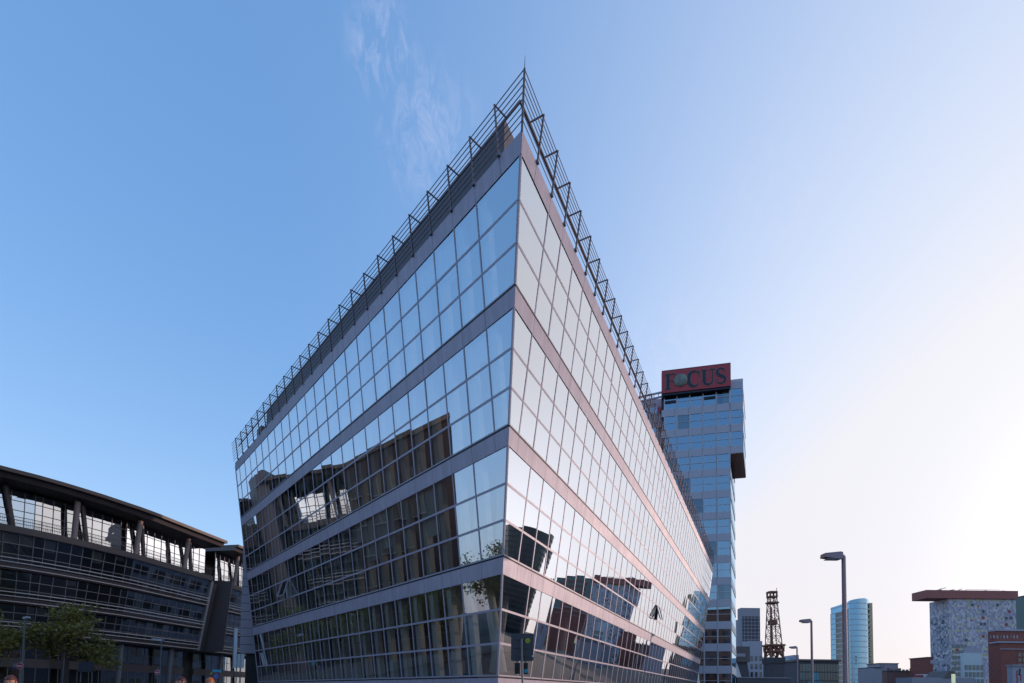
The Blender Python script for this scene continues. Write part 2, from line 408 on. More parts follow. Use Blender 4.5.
# a few pieces of furniture seen through the glass
rf = random.Random(5)
for i in range(14):
    s = rf.uniform(.9, 16); k = rf.choice((0, 0, 1))
    p = fp('L', s+2*k, ZK[k]+.0, -1.9-rf.random()*1.6); wd = rf.uniform(.5, 1.1)
    bx = MB(); bx.obox(p, dL*wd, -hL*.5, V(0, 0, rf.uniform(.5, 1.15)))
    t = thing('office_cabinet', 'low dark cabinet dimly seen through the glass of the left facade', 'cabinet', p, 'cabinets behind the glass')
    bx.build('carcass', rf.choice((M['wood'], M['dark'], M['clad2'])), t)
    dm = MB(); dm.obox(p+hL*.01+dL*.03+V(0, 0, .05), dL*(wd-.06), -hL*.009, V(0, 0, .4)); dm.build('door', M['wood'], t)
# plant screen on the roof behind the left parapet
def pl_pt(s, z, e): return fp('L', s, ROOFZ)+V(0, 0, z)-hL*e
ps = MB()
A0, A1 = pl_pt(-1.08, -.3, .8), pl_pt(19.9, -.3, .8)
ps.obox(A0, A1-A0, dR*9, V(0, 0, 2.72)); ps.build('plant_screen', M['screen'], B)
for s, wdt, h in ((21.3, .8, 2.2), (22.3, .35, 1.6)):
    pp = MB(); pp.obox(pl_pt(s-wdt/2, -.3, .8), dL*wdt, -hL*1.2, V(0, 0, h)); pp.build('roof_vent_box', M['brownrail'], B)
# roof railing: triangular brackets carrying seven rails, a thicker rail on the inner arm
FOOT = 14.07; TA, TBZ, IA, IBZ = .19, 1.22, -.23, 1.38
for sd in 'LR':
    q = SIDE[sd]
    def rp(s, a, b): return fp(sd, s, FOOT)+q['h']*a+V(0, 0, b)
    rail = MB(); cs = sc(sd, FOOT)
    other = 'R' if sd == 'L' else 'L'
    ends = q['end']+.2
    # where the two railings meet over the corner
    def meet(a, b):
        base = P0+LEAN*FOOT; k = a
        kx = Vector(((k*hR.y-k*hL.y)/det, (hL.x*k-hR.x*k)/det, b)); return base+kx
    for j in range(8):
        fr_ = j/8; a, b = TA*(1-fr_)+.03*fr_, TBZ*(1-fr_)
        rail.tube(meet(a, b), rp(ends, a, b), .0115, n=6)
    ro = rail.build('roof_railing', M['steel'], B)
    ir = MB(); ir.bar(meet(IA, IBZ-.12), rp(ends, IA, IBZ-.12), .07, .045, (0, 0, 1)); ir.build('inner_rail', M['brownrail'], ro)
    last = q['last']
    for i in range(0, last+1):
        s = q['p']+q['w']*i
        br = MB(); ft = rp(s, .03, 0); tp = rp(s, TA+.02, TBZ+.04); inn = rp(s, IA, IBZ-.1)
        br.bar(ft, tp, .05, .028, q['h']); br.bar(tp, inn, .04, .028, (0, 0, 1))
        br.obox(ft-q['d']*.04-q['n']*.03-V(0, 0, .05), q['d']*.08, V(0, 0, .09), q['n']*.07)
        br.build('bracket', M['steel'], ro)
cpst = MB(); base = P0+LEAN*(ROOFZ-.02)
cpst.tube(base, meet(TA, TBZ), .03, n=8); cpst.tube(meet(TA, TBZ), meet(TA, TBZ)+(meet(TA, TBZ)-base).normalized()*.27, .012, .004, n=6)
cpst.build('corner_spike', M['steel'], B)
# clad stair shaft at the left end
sx = at(239.6, 653, 33.2)
sh = MB(); sh.obox(sx, (1.7, .55, 0), (-.5, 5, 0), (0, 0, 9.2)); shaft = sh.build('stair_shaft', M['clad2'], B)
jn = MB()
for i in range(1, 16): jn.obox(sx+V(-.008, -.012, i*.58), (1.7, .55, 0), (0, .02, 0), (0, 0, .03))
jn.build('panel_joint', M['dark'], shaft)
sh = MB(); sh.obox((sx.x+.25, sx.y+.35, 0), (1.2, .4, 0), (-.4, 4, 0), (0, 0, sx.z)); sh.build('shaft_base', M['dark'], B)
# ------------------------------------------------------------------ the tower with the sign
M.update(
    tglass=glass('tower_glass', .36, (.5, .52, .55), (.60, .82, 1.0), wav=.02),
    tglass2=glass('tower_glass_dark', .17, (.55, .55, .55), (.60, .82, 1.0), wav=.02),
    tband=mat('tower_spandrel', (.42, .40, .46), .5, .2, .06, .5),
    tframe=mat('tower_frame', (.50, .46, .49), .5, .2, .05, 1),
    tblind=mat('tower_blind', (.34, .36, .39), .8), troom=mat('tower_room', (.16, .09, .06), .8),
    soffit=mat('brown_soffit', (.50, .25, .19), .6, .1, .1, .6),
    red=mat('sign_red', (.42, .04, .055), .55, 0, .08, .5),
    letter=mat('sign_letter', (.012, .014, .035), .5),
    edge=mat('sign_letter_edge', (.26, .23, .17), .5),
)
TP = at(729.6, 387.8, 77); TP = V(TP.x, TP.y, 0)             # near right corner of the tower
tf = V(-.979, .205, 0); tg = V(.47, .883, 0)                  # along the front to the left, and back
tn = V(-.205, -.979, 0)
T = thing('office_tower', 'tall slab tower of blue glass under a red sign, with a jutting block', 'tower', (TP.x, TP.y, 0))
FW, FD = 10.75, 12.3
ZS = 39.5+E
def tfront(a, z, off=0): return TP+tf*a+tn*off+V(0, 0, z)
body = MB(); body.prism([TP+tn*-.1+tg*.1, TP+tf*FW+tn*-.1, TP+tf*FW+tg*FD, TP+tg*FD], (0, 0, 51.0+E)); body.build('core_wall', M['dark'], T)
cw = FW/5.2
def twindow(o, ax, up, n, wd, h, name='window', split=2):
    gm, fm = MB(), MB()
    for j in range(split):
        t1 = random.gauss(0, .004)
        gm.poly([o+up*(h*j/split)+n*t1, o+ax*wd+up*(h*j/split)-n*t1, o+ax*wd+up*(h*(j+1)/split)-n*t1, o+up*(h*(j+1)/split)+n*t1])
    for j in range(split+1): fm.obox(o+up*(h*j/split-.03)-n*.02, ax*wd, up*.07, n*.07)
    for s in (0, wd): fm.obox(o+ax*(s-.07)-n*.02, ax*.14, up*h, n*.09)
    g_ = gm.build(name, M['tglass'] if random.random() < .74 else M['tglass2'], T, fix=False); fm.build('frame', M['tframe'], g_)
    q = random.random()
    if h > 1 and q < .34:
        hb = h*random.uniform(.25, 1) if q > .15 else h*.96; b2 = MB(); b2.obox(o+up*(h-hb)-n*.09, ax*(wd*random.choice((1, 1, .5))), up*hb, -n*.02); b2.build('blind', M['tblind'] if q < .2 else M['troom'], g_)
    return g_
def tband(o, ax, n, wd, h):
    b = MB(); m = max(1, round(wd/cw))
    for j in range(m): b.obox(o+ax*(wd*j/m+.02), ax*(wd/m-.04), V(0, 0, h), n*.06)
    return b.build('spandrel_band', M['tband'], T)
for k in range(-11, 4):
    zb = ZS+3.6*k
    if zb < .3: continue
    top = k == 3
    if k < 3: tband(tfront(0, zb, .02), tf, tn, FW, 1.2)
    for c in range(5):
        if k >= -6 or c < 3:
            if k < 3: twindow(tfront(c*cw+.03, zb+1.2, .03), tf, V(0, 0, 1), tn, cw-.06, 2.4)
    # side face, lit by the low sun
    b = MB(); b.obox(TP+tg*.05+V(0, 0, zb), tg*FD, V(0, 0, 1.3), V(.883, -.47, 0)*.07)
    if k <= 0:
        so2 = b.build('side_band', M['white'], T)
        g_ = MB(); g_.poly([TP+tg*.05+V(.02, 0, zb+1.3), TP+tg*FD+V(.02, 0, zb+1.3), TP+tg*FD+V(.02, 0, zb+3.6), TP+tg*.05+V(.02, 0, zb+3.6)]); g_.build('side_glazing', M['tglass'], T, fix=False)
# top glazing between the uppermost band and the sign
zt = ZS+3.6*3
for c in range(5):
    twindow(tfront(c*cw+.03, zt, .03), tf, V(0, 0, 1), tn, cw-.06, 50.9+E-zt, split=1 if False else 2)
    if c in (1, 4):
        ow = MB(); o = tfront(c*cw+.15, zt-1.35, .1); ow.obox(o, tf*(cw-.3), V(0, 0, .42), tn*.05); x = ow.build('open_vent', M['dark'], T)
# jutting block
JB = TP-tf*1.97
jb = MB(); jb.prism([TP+tf*.04+tn*-.08, JB+tn*-.08, JB+tg*10.2, TP+tg*10.2], (0, 0, 51.6-39.5)); 
jb.v = [(x, y, z+ZS) for x, y, z in jb.v]; blk = jb.build('jutting_block', M['dark'], T)
sf = MB(); sf.prism([TP+tf*.05, JB-tn*.02, JB+tg*10.2, TP+tg*10.2], (0, 0, -.06)); sf.v = [(x, y, z+ZS-.01) for x, y, z in sf.v]; sf.build('soffit', M['soffit'], blk)
for k in range(0, 4):
    zb = ZS+3.6*k
    b = MB(); b.obox(JB+V(0, 0, zb)+tn*-.04, tf*1.9, V(0, 0, 1.2), tn*.08); b.build('spandrel_band', M['tband'], T)
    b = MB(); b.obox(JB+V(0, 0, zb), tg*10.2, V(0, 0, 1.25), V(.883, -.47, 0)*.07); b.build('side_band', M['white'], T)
    h = 2.4 if k < 3 else .3
    twindow(JB+V(0, 0, zb+1.2)+tn*-.02, tf, V(0, 0, 1), tn, 1.9, h)
    g_ = MB(); s0 = JB+V(.03, -.02, zb+1.25); g_.poly([s0, s0+tg*10.2, s0+tg*10.2+V(0, 0, h), s0+V(0, 0, h)]); g_.build('side_glazing', M['tglass'], T, fix=False)
# rear wing left of the front
WL = TP+tf*FW+tg*3.5
wg = MB(); wg.prism([WL, WL+tf*9, WL+tf*9+tg*10, WL+tg*10], (0, 0, 52+E)); wing = wg.build('rear_wing', M['tband'], T)
for k in range(12):
    g_ = MB(); o = WL+tf*.25+tn*.03+V(0, 0, 49.2+E-k*3.6); g_.poly([o, o+tf*8.5, o+tf*8.5+V(0, 0, 1.3), o+V(0, 0, 1.3)]); g_.build('window_strip', M['tglass'], wing, fix=False)
bm_ = MB()
for zo in (0, .9): bm_.tube(at(663, 392+zo*5, 78.8), at(636, 398+zo*5, 82), .17, n=8)
for i in range(7): a = i/6; bm_.tube(at(663-27*a, 392+6*a, 78.8+3.2*a), at(663-27*a, 396.5+6*a, 78.8+3.2*a), .06, n=6)
bm_.build('roof_boom', M['tband'], T)
# sign box
SL, SR = tfront(FW+.02, 50.35+E, .25), tfront(0, 50.35+E, .25)
sb = MB(); sb.obox(SR, SL-SR, tn*.6, V(0, 0, 3.75)); sign = sb.build('sign_box', M['red'], T)
ss = MB(); ss.obox(SR-V(0, 0, .33)-tn*.05, SL-SR, tn*.5, V(0, 0, .32)); ss.obox(SR+V(0, 0, 3.752)-tn*.01, SL-SR, tn*.63, V(0, 0, .1)); ss.build('sign_cap_and_shadow', M['letter'], sign)  # cap on top; the dark strip below stands in for the sign's shadow line
so_ = SL+tn*.6; sax = (SR-SL).normalized(); SW = (SR-SL).length
def spt(x, y, off): return so_+sax*x+V(0, 0, y)+tn*off
def stroke(path, off0, dep, grow=0):      # path: (x, y, half width)
    mb = MB(); Lp, Rp = [], []
    for i, (x, y, hw) in enumerate(path):
        a = path[max(i-1, 0)]; b = path[min(i+1, len(path)-1)]
        d = Vector((b[0]-a[0], b[1]-a[1])).normalized(); nn = Vector((-d.y, d.x))*(hw+grow)
        e = d*grow*(1 if i == len(path)-1 else -1 if i == 0 else 0)
        Lp.append((x+nn.x+e.x, y+nn.y+e.y)); Rp.append((x-nn.x+e.x, y-nn.y+e.y))
    for i in range(len(path)-1):
        q = [spt(*Lp[i], off0), spt(*Lp[i+1], off0), spt(*Rp[i+1], off0), spt(*Rp[i], off0)]
        mb.prism(q, tn*dep)
    return mb
def arc(cx, cy, rx, ry, a0, a1, n, wf): return [(cx+rx*math.cos(R(a0+(a1-a0)*i/n)), cy+ry*math.sin(R(a0+(a1-a0)*i/n)), wf(i/n)) for i in range(n+1)]
yb, yt = .55, 3.15; ym = (yb+yt)/2; H_ = yt-yb
LET = {
 'letter_f': [[(.98, yb, .25), (.98, yt, .25)], [(.48, yb+.06, .06), (1.5, yb+.06, .06)], [(.5, yt-.07, .07), (2.15, yt-.07, .07)], [(2.08, yt-.02, .06), (2.16, yt-.65, .03)], [(1.2, ym+.05, .06), (1.8, ym+.05, .06)]],
 'letter_c': [arc(5.15, ym, .95, 1.27, 42, 318, 22, lambda t: .06+.24*math.sin(math.pi*t)**1.4), [(5.84, yt-.12, .05), (5.88, yt-.8, .09)]],
 'letter_u': [[(6.68, yt, .25), (6.68, yb+.75, .25)], arc(7.33, yb+.75, .65, .66, 180, 360, 14, lambda t: .24-.17*t), [(7.98, yb+.75, .07), (7.98, yt, .07)], [(6.25, yt-.06, .06), (7.12, yt-.06, .06)], [(7.62, yt-.06, .06), (8.32, yt-.06, .06)]],
 'letter_s': [arc(9.25, yt-.66, .58, .60, 40, 200, 12, lambda t: .07+.14*t)+[(8.95, ym+.22, .24), (9.4, ym-.12, .26)]+arc(9.27, yb+.66, .62, .60, 45, -140, 14, lambda t: .22-.15*t), [(9.72, yt-.1, .05), (9.75, yt-.8, .06)], [(8.70, yb+.1, .05), (8.67, yb+.85, .06)]],
}
for nm, strokes in LET.items():
    a, b = MB(), MB()
    for i, st_ in enumerate(strokes):
        q = stroke(st_, .012+.002*i, .02, .055); n0 = len(a.v); a.v += q.v; a.f += [tuple(n0+k for k in f_) for f_ in q.f]; a.m += q.m
        q = stroke(st_, .045+.003*i, .03); n0 = len(b.v); b.v += q.v; b.f += [tuple(n0+k for k in f_) for f_ in q.f]; b.m += q.m
    lo_ = b.build(nm, M['letter'], sign); 
    a.build('outline', M['edge'], lo_)
gb = bmesh.new(); bmesh.ops.create_uvsphere(gb, u_segments=28, v_segments=18, radius=1.12)
gme = bpy.data.meshes.new('globe'); gb.to_mesh(gme); gb.free(); gme.polygons.foreach_set('use_smooth', [True]*len(gme.polygons))
gmat = mat('globe_relief', (.20, .21, .18), .6, 0, .95, .9, .6); gme.materials.append(gmat)
gl_ = bpy.data.objects.new('globe', gme); COL.objects.link(gl_); gl_.parent = sign
gc = spt(3.0, ym+.02, .02); gl_.location = gc-Vector(sign['org']); gl_.rotation_euler = (0, 0, math.atan2(tf.y, tf.x)+math.pi); gl_.scale = (1.0, .3, 1.0)

# ------------------------------------------------------------------ curved office block on the left
M.update(
    lbrown=mat('dark_bronze', (.11, .09, .095), .5, .3, .15, .6),
    lroof=mat('roof_fascia', (.11, .075, .065), .55, .2, .12, .5),
    lcol=mat('painted_column', (.30, .225, .22), .6, 0, .1, 1),
    lgrey=mat('grey_concrete_column', (.17, .165, .18), .7, 0, .12, 1.2),
    lpipe=mat('grey_rail_pipe', (.40, .37, .38), .45, .4, .08, 1),
    lglass=glass('dark_window_glass', .18, (.45, .45, .45), (.8, .85, .9), wav=.02),
    dpane=mat('dull_dark_pane', (.02, .02, .024), .35, 0, .2, .5),
    lglass2=glass('top_window_glass', .62, (.25, .25, .25), (1, .98, .96), wav=.01),
    lframe=mat('window_frame_grey', (.21, .195, .205), .5, .3, .1, 1),
    lin=mat('dim_interior', (.17, .15, .135), .8, 0, .5, .35),
    blind=mat('pale_roller_blind', (.45, .46, .48), .8, 0, .1, 1),
    brick=mat('red_brick', (.16, .062, .055), .85, 0, .25, 1.2),
    brick2=mat('brown_brick', (.13, .085, .078), .85, 0, .25, 1.2),
)
def office(root, pts, ztop, depth, colstep=8.0, paneW=1.05, floors=(18.3, 14.1, 10.3, 6.9), lean=.2, columns=True, endframe=True, roofover=1.6):
    """block with a glazed, set back top storey under a wide roof, leaning banded storeys and a colonnade"""
    pts = [V(x, y, 0) for x, y in pts]
    seg = [(pts[i+1]-pts[i]).length for i in range(len(pts)-1)]; tot = sum(seg)
    def P(s, inset=0):
        s = max(0, min(tot-1e-6, s)); i = 0
        while s > seg[i]: s -= seg[i]; i += 1
        d = (pts[i+1]-pts[i]).normalized()
        # smooth normal
        return pts[i]+d*s-V(d.y, -d.x, 0)*inset
    def nrm(s):
        d = (P(min(s+1, tot))-P(max(s-1, 0))).normalized(); return V(d.y, -d.x, 0)
    N_ = max(2, int(tot/2)); S = [tot*i/N_ for i in range(N_+1)]
    def ring(z0, z1, in0, in1, name, m, par=root, thick=None, s0=0, s1=None):
        b = MB(); s1 = tot if s1 is None else s1; SS = [s0+(s1-s0)*i/N_ for i in range(N_+1)]
        th = thick
        for i in range(N_):
            a, c = SS[i], SS[i+1]
            q = [P(a)-nrm(a)*in0+V(0, 0, z0+E), P(c)-nrm(c)*in0+V(0, 0, z0+E), P(c)-nrm(c)*in1+V(0, 0, z1+E), P(a)-nrm(a)*in1+V(0, 0, z1+E)]
            b.poly(q)
            r = [P(a)-nrm(a)*(in0+th)+V(0, 0, z0+E), P(c)-nrm(c)*(in0+th)+V(0, 0, z0+E), P(c)-nrm(c)*(in1+th)+V(0, 0, z1+E), P(a)-nrm(a)*(in1+th)+V(0, 0, z1+E)]
            b.poly(r[::-1]); b.poly([q[1], q[0], r[0], r[1]]); b.poly([q[3], q[2], r[2], r[3]])
            if i == 0: b.poly([q[0], q[3], r[3], r[0]])
            if i == N_-1: b.poly([q[2], q[1], r[1], r[2]])
        return b.build(name, m, par)
    off = lambda z: (ztop-z)*lean+roofover            # the facade leans outwards
    # roof slab and soffit
    ring(ztop-.42, ztop, 0, 0, 'roof', M['lroof'], thick=depth)
    ring(ztop-.95, ztop-.43, .9, .6, 'soffit_beam', M['lbrown'], thick=depth-2)
    # inner body
    ring(-E, ztop-1.2, off(0)+2.6, off(0)+2.6, 'core_wall', M['lin'], thick=depth-9)
    fz = list(floors)
    ztopfl = fz[0]
    # top storey: floor edge band, glass wall, railing, columns
    ring(ztopfl-.75, ztopfl, off(ztopfl)-.2, off(ztopfl)-.3, 'floor_edge', M['lbrown'], thick=2.6)
    back = off(ztopfl)+1.5
    nb = max(1, round(tot/colstep)); cs_ = tot/nb
    for bnum in range(nb):
        s0, s1 = bnum*cs_, (bnum+1)*cs_
        npn = max(1, round(cs_/paneW)); g_, f_ = MB(), MB(); z0, z1 = ztopfl+.02, ztop-1.2
        for i in range(npn):
            a, c = s0+cs_*i/npn, s0+cs_*(i+1)/npn; pa, pc = P(a)-nrm(a)*back, P(c)-nrm(c)*back
            for r in range(4):
                za, zb = z0+(z1-z0)*r/4+E, z0+(z1-z0)*(r+1)/4+E; j = [random.gauss(0, .003) for _ in range(2)]
                nn = nrm(a)
                g_.poly([pa+V(0, 0, za)+nn*j[0], pc+V(0, 0, za)-nn*j[0], pc+V(0, 0, zb)-nn*j[1], pa+V(0, 0, zb)+nn*j[1]])
                f_.bar(pa+V(0, 0, za), pc+V(0, 0, za), .08, .07)
            f_.bar(pa+V(0, 0, z0+E), pa+V(0, 0, z1+E), .09, .08, nrm(a))
        wo2 = g_.build('window', M['lglass2'], root, fix=False); f_.build('frame', M['lframe'], wo2)
        # columns: one leaning out, one leaning back
        if columns:
            s = s0+cs_*.35; c_ = MB(); t = (P(s+1)-P(s-1)).normalized(); pb, pt = P(s)-nrm(s)*(off(ztopfl)+.15), P(s)-nrm(s)*(1.1)
            pt = P(s)-nrm(s)*(off(ztopfl)-.45)
            c_.tube(pb+V(0, 0, ztopfl+E), pt+V(0, 0, ztop-1.1+E), .30, .30, n=12); c_.build('column', M['lcol'], root)
            c_ = MB(); s += 1.9; pb, pt = P(s)-nrm(s)*(off(ztopfl)+.9), P(s-.75)-nrm(s)*(off(ztopfl)+.6)
            c_.tube(pb+V(0, 0, ztopfl+E), pt+V(0, 0, ztop-1.1+E), .26, n=10); c_.build('rear_column', M['lbrown'], root)
    rb = MB(); n_ = int(tot/.16); zr = ztopfl+1.15+E; o_ = off(ztopfl)
    for i in range(n_):
        s = tot*i/n_; p = P(s)-nrm(s)*o_; rb.bar(p+V(0, 0, ztopfl+E), p+V(0, 0, zr), .022, .022, nrm(s))
    for i in range(N_): rb.bar(P(S[i])-nrm(S[i])*o_+V(0, 0, zr), P(S[i+1])-nrm(S[i+1])*o_+V(0, 0, zr), .06, .06)
    rb.build('balcony_railing', M['lbrown'], root)
    # banded storeys
    for k in range(len(fz)-1):
        zt, zb = fz[k]-.75, fz[k+1]
        ring(zb-.62, zb, off(zb-.6)-.03, off(zb)-.03, 'floor_edge', M['lbrown'], thick=1.5)
        for j, zz in enumerate((zb-.42, zb+.18, zb+.62)):
            tb = MB()
            for i in range(N_):
                a, c = S[i], S[i+1]; o1 = off(zz)-.28
                tb.tube(P(a)-nrm(a)*o1+V(0, 0, zz+E), P(c)-nrm(c)*o1+V(0, 0, zz+E), .075, n=6, cap=False)
            if k < len(fz)-1: tb.build('rail_pipe', M['lpipe'], root)
        for bnum in range(nb):
            s0, s1 = bnum*cs_, (bnum+1)*cs_; npn = max(1, round(cs_/1.25)); g_, f_ = MB(), MB()
            for i in range(npn):
                a, c = s0+cs_*i/npn, s0+cs_*(i+1)/npn
                for r in range(3):
                    za, zc = zb+(zt-zb)*r/3, zb+(zt-zb)*(r+1)/3
                    p = lambda s, z: P(s)-nrm(s)*(off(z)+.12)+V(0, 0, z+E)
                    g_.poly([p(a, za), p(c, za), p(c, zc), p(a, zc)])
                    f_.bar(p(a, za), p(c, za), .07, .06)
                f_.bar(p(a, zb), p(a, zt), .08, .07, nrm(a))
            wo2 = g_.build('window', M['lglass'], root, fix=False); f_.build('frame', M['lframe'], wo2)
            bl = MB(); any_ = 0
            for i in range(npn):
                if random.random() < .24:
                    a, c = s0+cs_*i/npn+.1, s0+cs_*(i+1)/npn-.1; dz = random.uniform(.5, 1.6)
                    q = lambda s, z: P(s)-nrm(s)*(off(z)+.4)+V(0, 0, z+E)
                    bl.poly([q(a, zt-dz), q(c, zt-dz), q(c, zt-.05), q(a, zt-.05)]); any_ = 1
            if any_: bl.build('blind', M['blind'], wo2, fix=False)
    # underside, colonnade, recessed ground floor
    zl = fz[-1]-.62
    ring(zl-.02, zl+.3, off(zl)+.05, off(zl)+.05, 'underside', M['lbrown'], thick=6)
    ring(2.4, 3.5, off(0)+1.2, off(0)+1.2, 'mezzanine_beam', M['lbrown'], thick=.5)
    for bnum in range(nb):
        s0, s1 = bnum*cs_, (bnum+1)*cs_; g_, f_ = MB(), MB()
        for (za, zc) in ((-E+.1, 2.4), (3.5, zl)):
            npn = 6
            for i in range(npn):
                a, c = s0+cs_*i/npn, s0+cs_*(i+1)/npn; p = lambda s, z: P(s)-nrm(s)*(off(0)+1.45)+V(0, 0, z+E)
                g_.poly([p(a, za), p(c, za), p(c, zc), p(a, zc)]); f_.bar(p(a, za), p(a, zc), .09, .07, nrm(a))
                f_.bar(p(a, (za+zc)/2), p(c, (za+zc)/2), .06, .05)
        wo2 = g_.build('window', M['lglass'], root, fix=False); f_.build('frame', M['lframe'], wo2)
        if columns:
            s = s0+cs_*.5; c_ = MB(); pb, pt = P(s)-nrm(s)*(off(-E)-.2), P(s)-nrm(s)*(off(zl)+.8)
            c_.tube(pb, pt+V(0, 0, zl+E), .33, n=12); c_.build('column', M['lgrey'], root)
    if endframe:
        for s in (tot-.02,):
            b = MB(); t = (P(tot)-P(tot-1)).normalized(); n = nrm(tot-.01)
            p0, p1 = P(s)-n*(off(zl)-.2)+V(0, 0, zl+E), P(s)-n*(off(ztopfl-.75)-.2)+V(0, 0, ztopfl-.75+E)
            b.obox(p0, p1-p0, -n*5, t*.35); b.build('end_frame', M['lpipe'], root)
            b = MB(); b.obox(p0+t*.36-n*.9, p1-p0, -n*4, t*1.6); b.build('end_wall', M['lbrown'], root)
NB = 'office blocks along the left street'
T1 = thing('curved_office_block', 'dark curved office block with a glazed top storey and leaning columns under a wide roof', 'building', (-50, 60, 0), NB)
office(T1, [(-57.6, 48.6), (-55.7, 51), (-53.2, 54.1), (-51, 58.2), (-48.9, 63.6), (-47.3, 71.5), (-46.2, 76.7)][::1], 24.0, 18)
T2 = thing('office_block', 'dark office block glimpsed past the far end of the curved one', 'building', (-45, 90, 0), NB)
office(T2, [(-46.6, 80.5), (-45.4, 88), (-44.6, 97)], 24.6, 14, endframe=False)
b = MB(); b.obox((-46.6-2.0, 80.4, 6.3+E), (1.2, 0, 12), (-8, -1, 0), (0, .12, 0)); b.build('end_wall', M['lbrown'], T2)
T3 = thing('street_side_office_block', 'dark office block facing the glass building, seen in its reflections', 'building', (-50, 40, 0), NB)
office(T3, [(-50.2, 32.0), (-49.8, 38), (-49.8, 43.4), (-51, 45.0), (-53.6, 46.3), (-57, 47.2)], 24.0, 16, endframe=False)
b = MB(); b.prism([(-50.7, 43.2, 0), (-51.6, 45.1, 0), (-54.2, 47.3, 0), (-60, 47.8, 0), (-60, 43, 0)], (0, 0, 25.2+E)); b.build('link_wing', M['lbrown'], T3)
T5 = thing('dark_street_block', 'plain dark block behind the street side offices, seen only in reflections', 'building', (-69, 47, 0), NB)
b = MB(); b.box(-78, -63, 36, 57, 0, 23.0); b.build('wall', M['lbrown'], T5); b = MB(); b.box(-78.2, -62.8, 35.8, 57.2, 23.003, 23.4); b.build('roof', M['lroof'], T5)
for k in range(5):
    g_ = MB(); g_.box(-62.99, -62.9, 37, 56, 3+k*4, 5.2+k*4); g_.build('window_strip', M['dpane'], T5)
T4 = thing('brown_office_block', 'brown flat roofed block whose reflection ends in the left facade', 'building', (-44, 23, 0), NB)
b = MB(); b.prism([(-44.2, 31.3, 0), (-41.6, 20.6, 0), (-60, 25, 0), (-62, 33, 0)], (0, 0, 24+E)); b.v = [(x, y-(2.9*z/25.6 if y < 22 else 0), z) for x, y, z in b.v]; b.v = [(x, y, z-(2.6 if (y > 26 and z > 10) else 0)) for x, y, z in b.v]; b.build('wall', mat('dark_brown_brick', (.060, .042, .046), .85, 0, .2, 1.2), T4)
b = MB(); b.prism([(-44.0, 31.4, 21.45+E), (-41.4, 17.6, 24.03+E), (-60, 22, 24.03+E), (-62, 33.1, 21.45+E)], (0, 0, .5)); b.build('roof', M['lroof'], T4)
for k in range(6):
    for i in range(4):
        a = V(-42.0, 21.2, 0); d_ = V(-2.6, 13.1, 0).normalized(); o = a+d_*(1+i*2.4)+V(.06, .01, 2.5+k*3.4)
        g_ = MB(); g_.poly([o, o+d_*1.7, o+d_*1.7+V(0, 0, 1.9), o+V(0, 0, 1.9)]); wo2 = g_.build('window', M['dpane'], T4, fix=False)
        f_ = MB(); f_.bar(o+d_*.85, o+d_*.85+V(0, 0, 1.9), .08, .08, (1, .2, 0)); f_.bar(o-V(0, 0, .04), o+d_*1.7-V(0, 0, .04), .1, .16); f_.build('frame', M['lframe'], wo2)

# ------------------------------------------------------------------ trees
leafm = bpy.data.materials.new('olive_leaves'); leafm.use_nodes = True
t_ = leafm.node_tree; b_ = t_.nodes['Principled BSDF']; b_.inputs['Roughness'].default_value = .55
gi = t_.nodes.new('ShaderNodeNewGeometry'); rp_ = t_.nodes.new('ShaderNodeValToRGB')
rp_.color_ramp.elements[0].color = (.14, .135, .028, 1); rp_.color_ramp.elements[1].color = (.29, .25, .062, 1)
t_.links.new(gi.outputs['Random Per Island'], rp_.inputs[0]); t_.links.new(rp_.outputs[0], b_.inputs['Base Color'])
trl = t_.nodes.new('ShaderNodeBsdfTranslucent'); t_.links.new(rp_.outputs[0], trl.inputs[0]); ms = t_.nodes.new('ShaderNodeMixShader'); ms.inputs[0].default_value = .35
t_.links.new(b_.outputs[0], ms.inputs[1]); t_.links.new(trl.outputs[0], ms.inputs[2]); t_.links.new(ms.outputs[0], t_.nodes['Material Output'].inputs[0])
bark = mat('bark', (.085, .07, .06), .9, 0, .3, 6, .5)
def tree(loc, h, cr, seed, label, group):
    r = random.Random(seed); root = thing('street_tree', label, 'tree', loc, group); loc = V(*loc); cr_ = h-h*.44
    tb = MB(); lv = MB(); tips = []
    th = h*.44
    tb.tube(loc, loc+V(.05, .05, th), .17, .12, n=9)
    cc = loc+V(.05, .05, th)
    def br(p, d, ln, rad, lvl):
        q = p+d*ln; tb.tube(p, q, rad, rad*.62, n=6 if lvl < 2 else 4)
        if lvl >= 3: tips.append(q); return
        if lvl >= 1: tips.append(p.lerp(q, .7))
        for _ in range(3 if lvl else 4):
            nd = (d+V(r.gauss(0, .55), r.gauss(0, .55), r.gauss(.05, .38))).normalized()
            br(p.lerp(q, r.uniform(.6, 1)), nd, ln*r.uniform(.6, .85), rad*.58, lvl+1)
    for i in range(7):
        a = 2*math.pi*(i*3 % 7)/7+r.uniform(-.3, .3); el = (.1, .5, .9, 1.25, 1.45, .3, .7)[i]+r.uniform(-.1, .1)
        br(cc-V(0, 0, r.uniform(0, .5)), V(math.cos(a)*math.cos(el), math.sin(a)*math.cos(el), math.sin(el)), cr*.46*r.uniform(.85, 1.1)*(1+.25*math.sin(el)), .065, 0)
    for tp in tips:
        for _ in range(r.randint(5, 12)):
            c = tp+V(r.gauss(0, .3), r.gauss(0, .3), r.gauss(0, .24)); sz = r.uniform(.09, .17)
            a = V(r.gauss(0, 1), r.gauss(0, 1), r.gauss(0, .6)).normalized(); b = a.orthogonal().normalized()
            b = (b+a.cross(b)*r.uniform(-1, 1)).normalized()
            lv.poly([c-a*sz, c+b*sz*.6, c+a*sz, c-b*sz*.6])
    tb.build('trunk', bark, root, fix=False); lv.build('crown', leafm, root, fix=False)
    return root
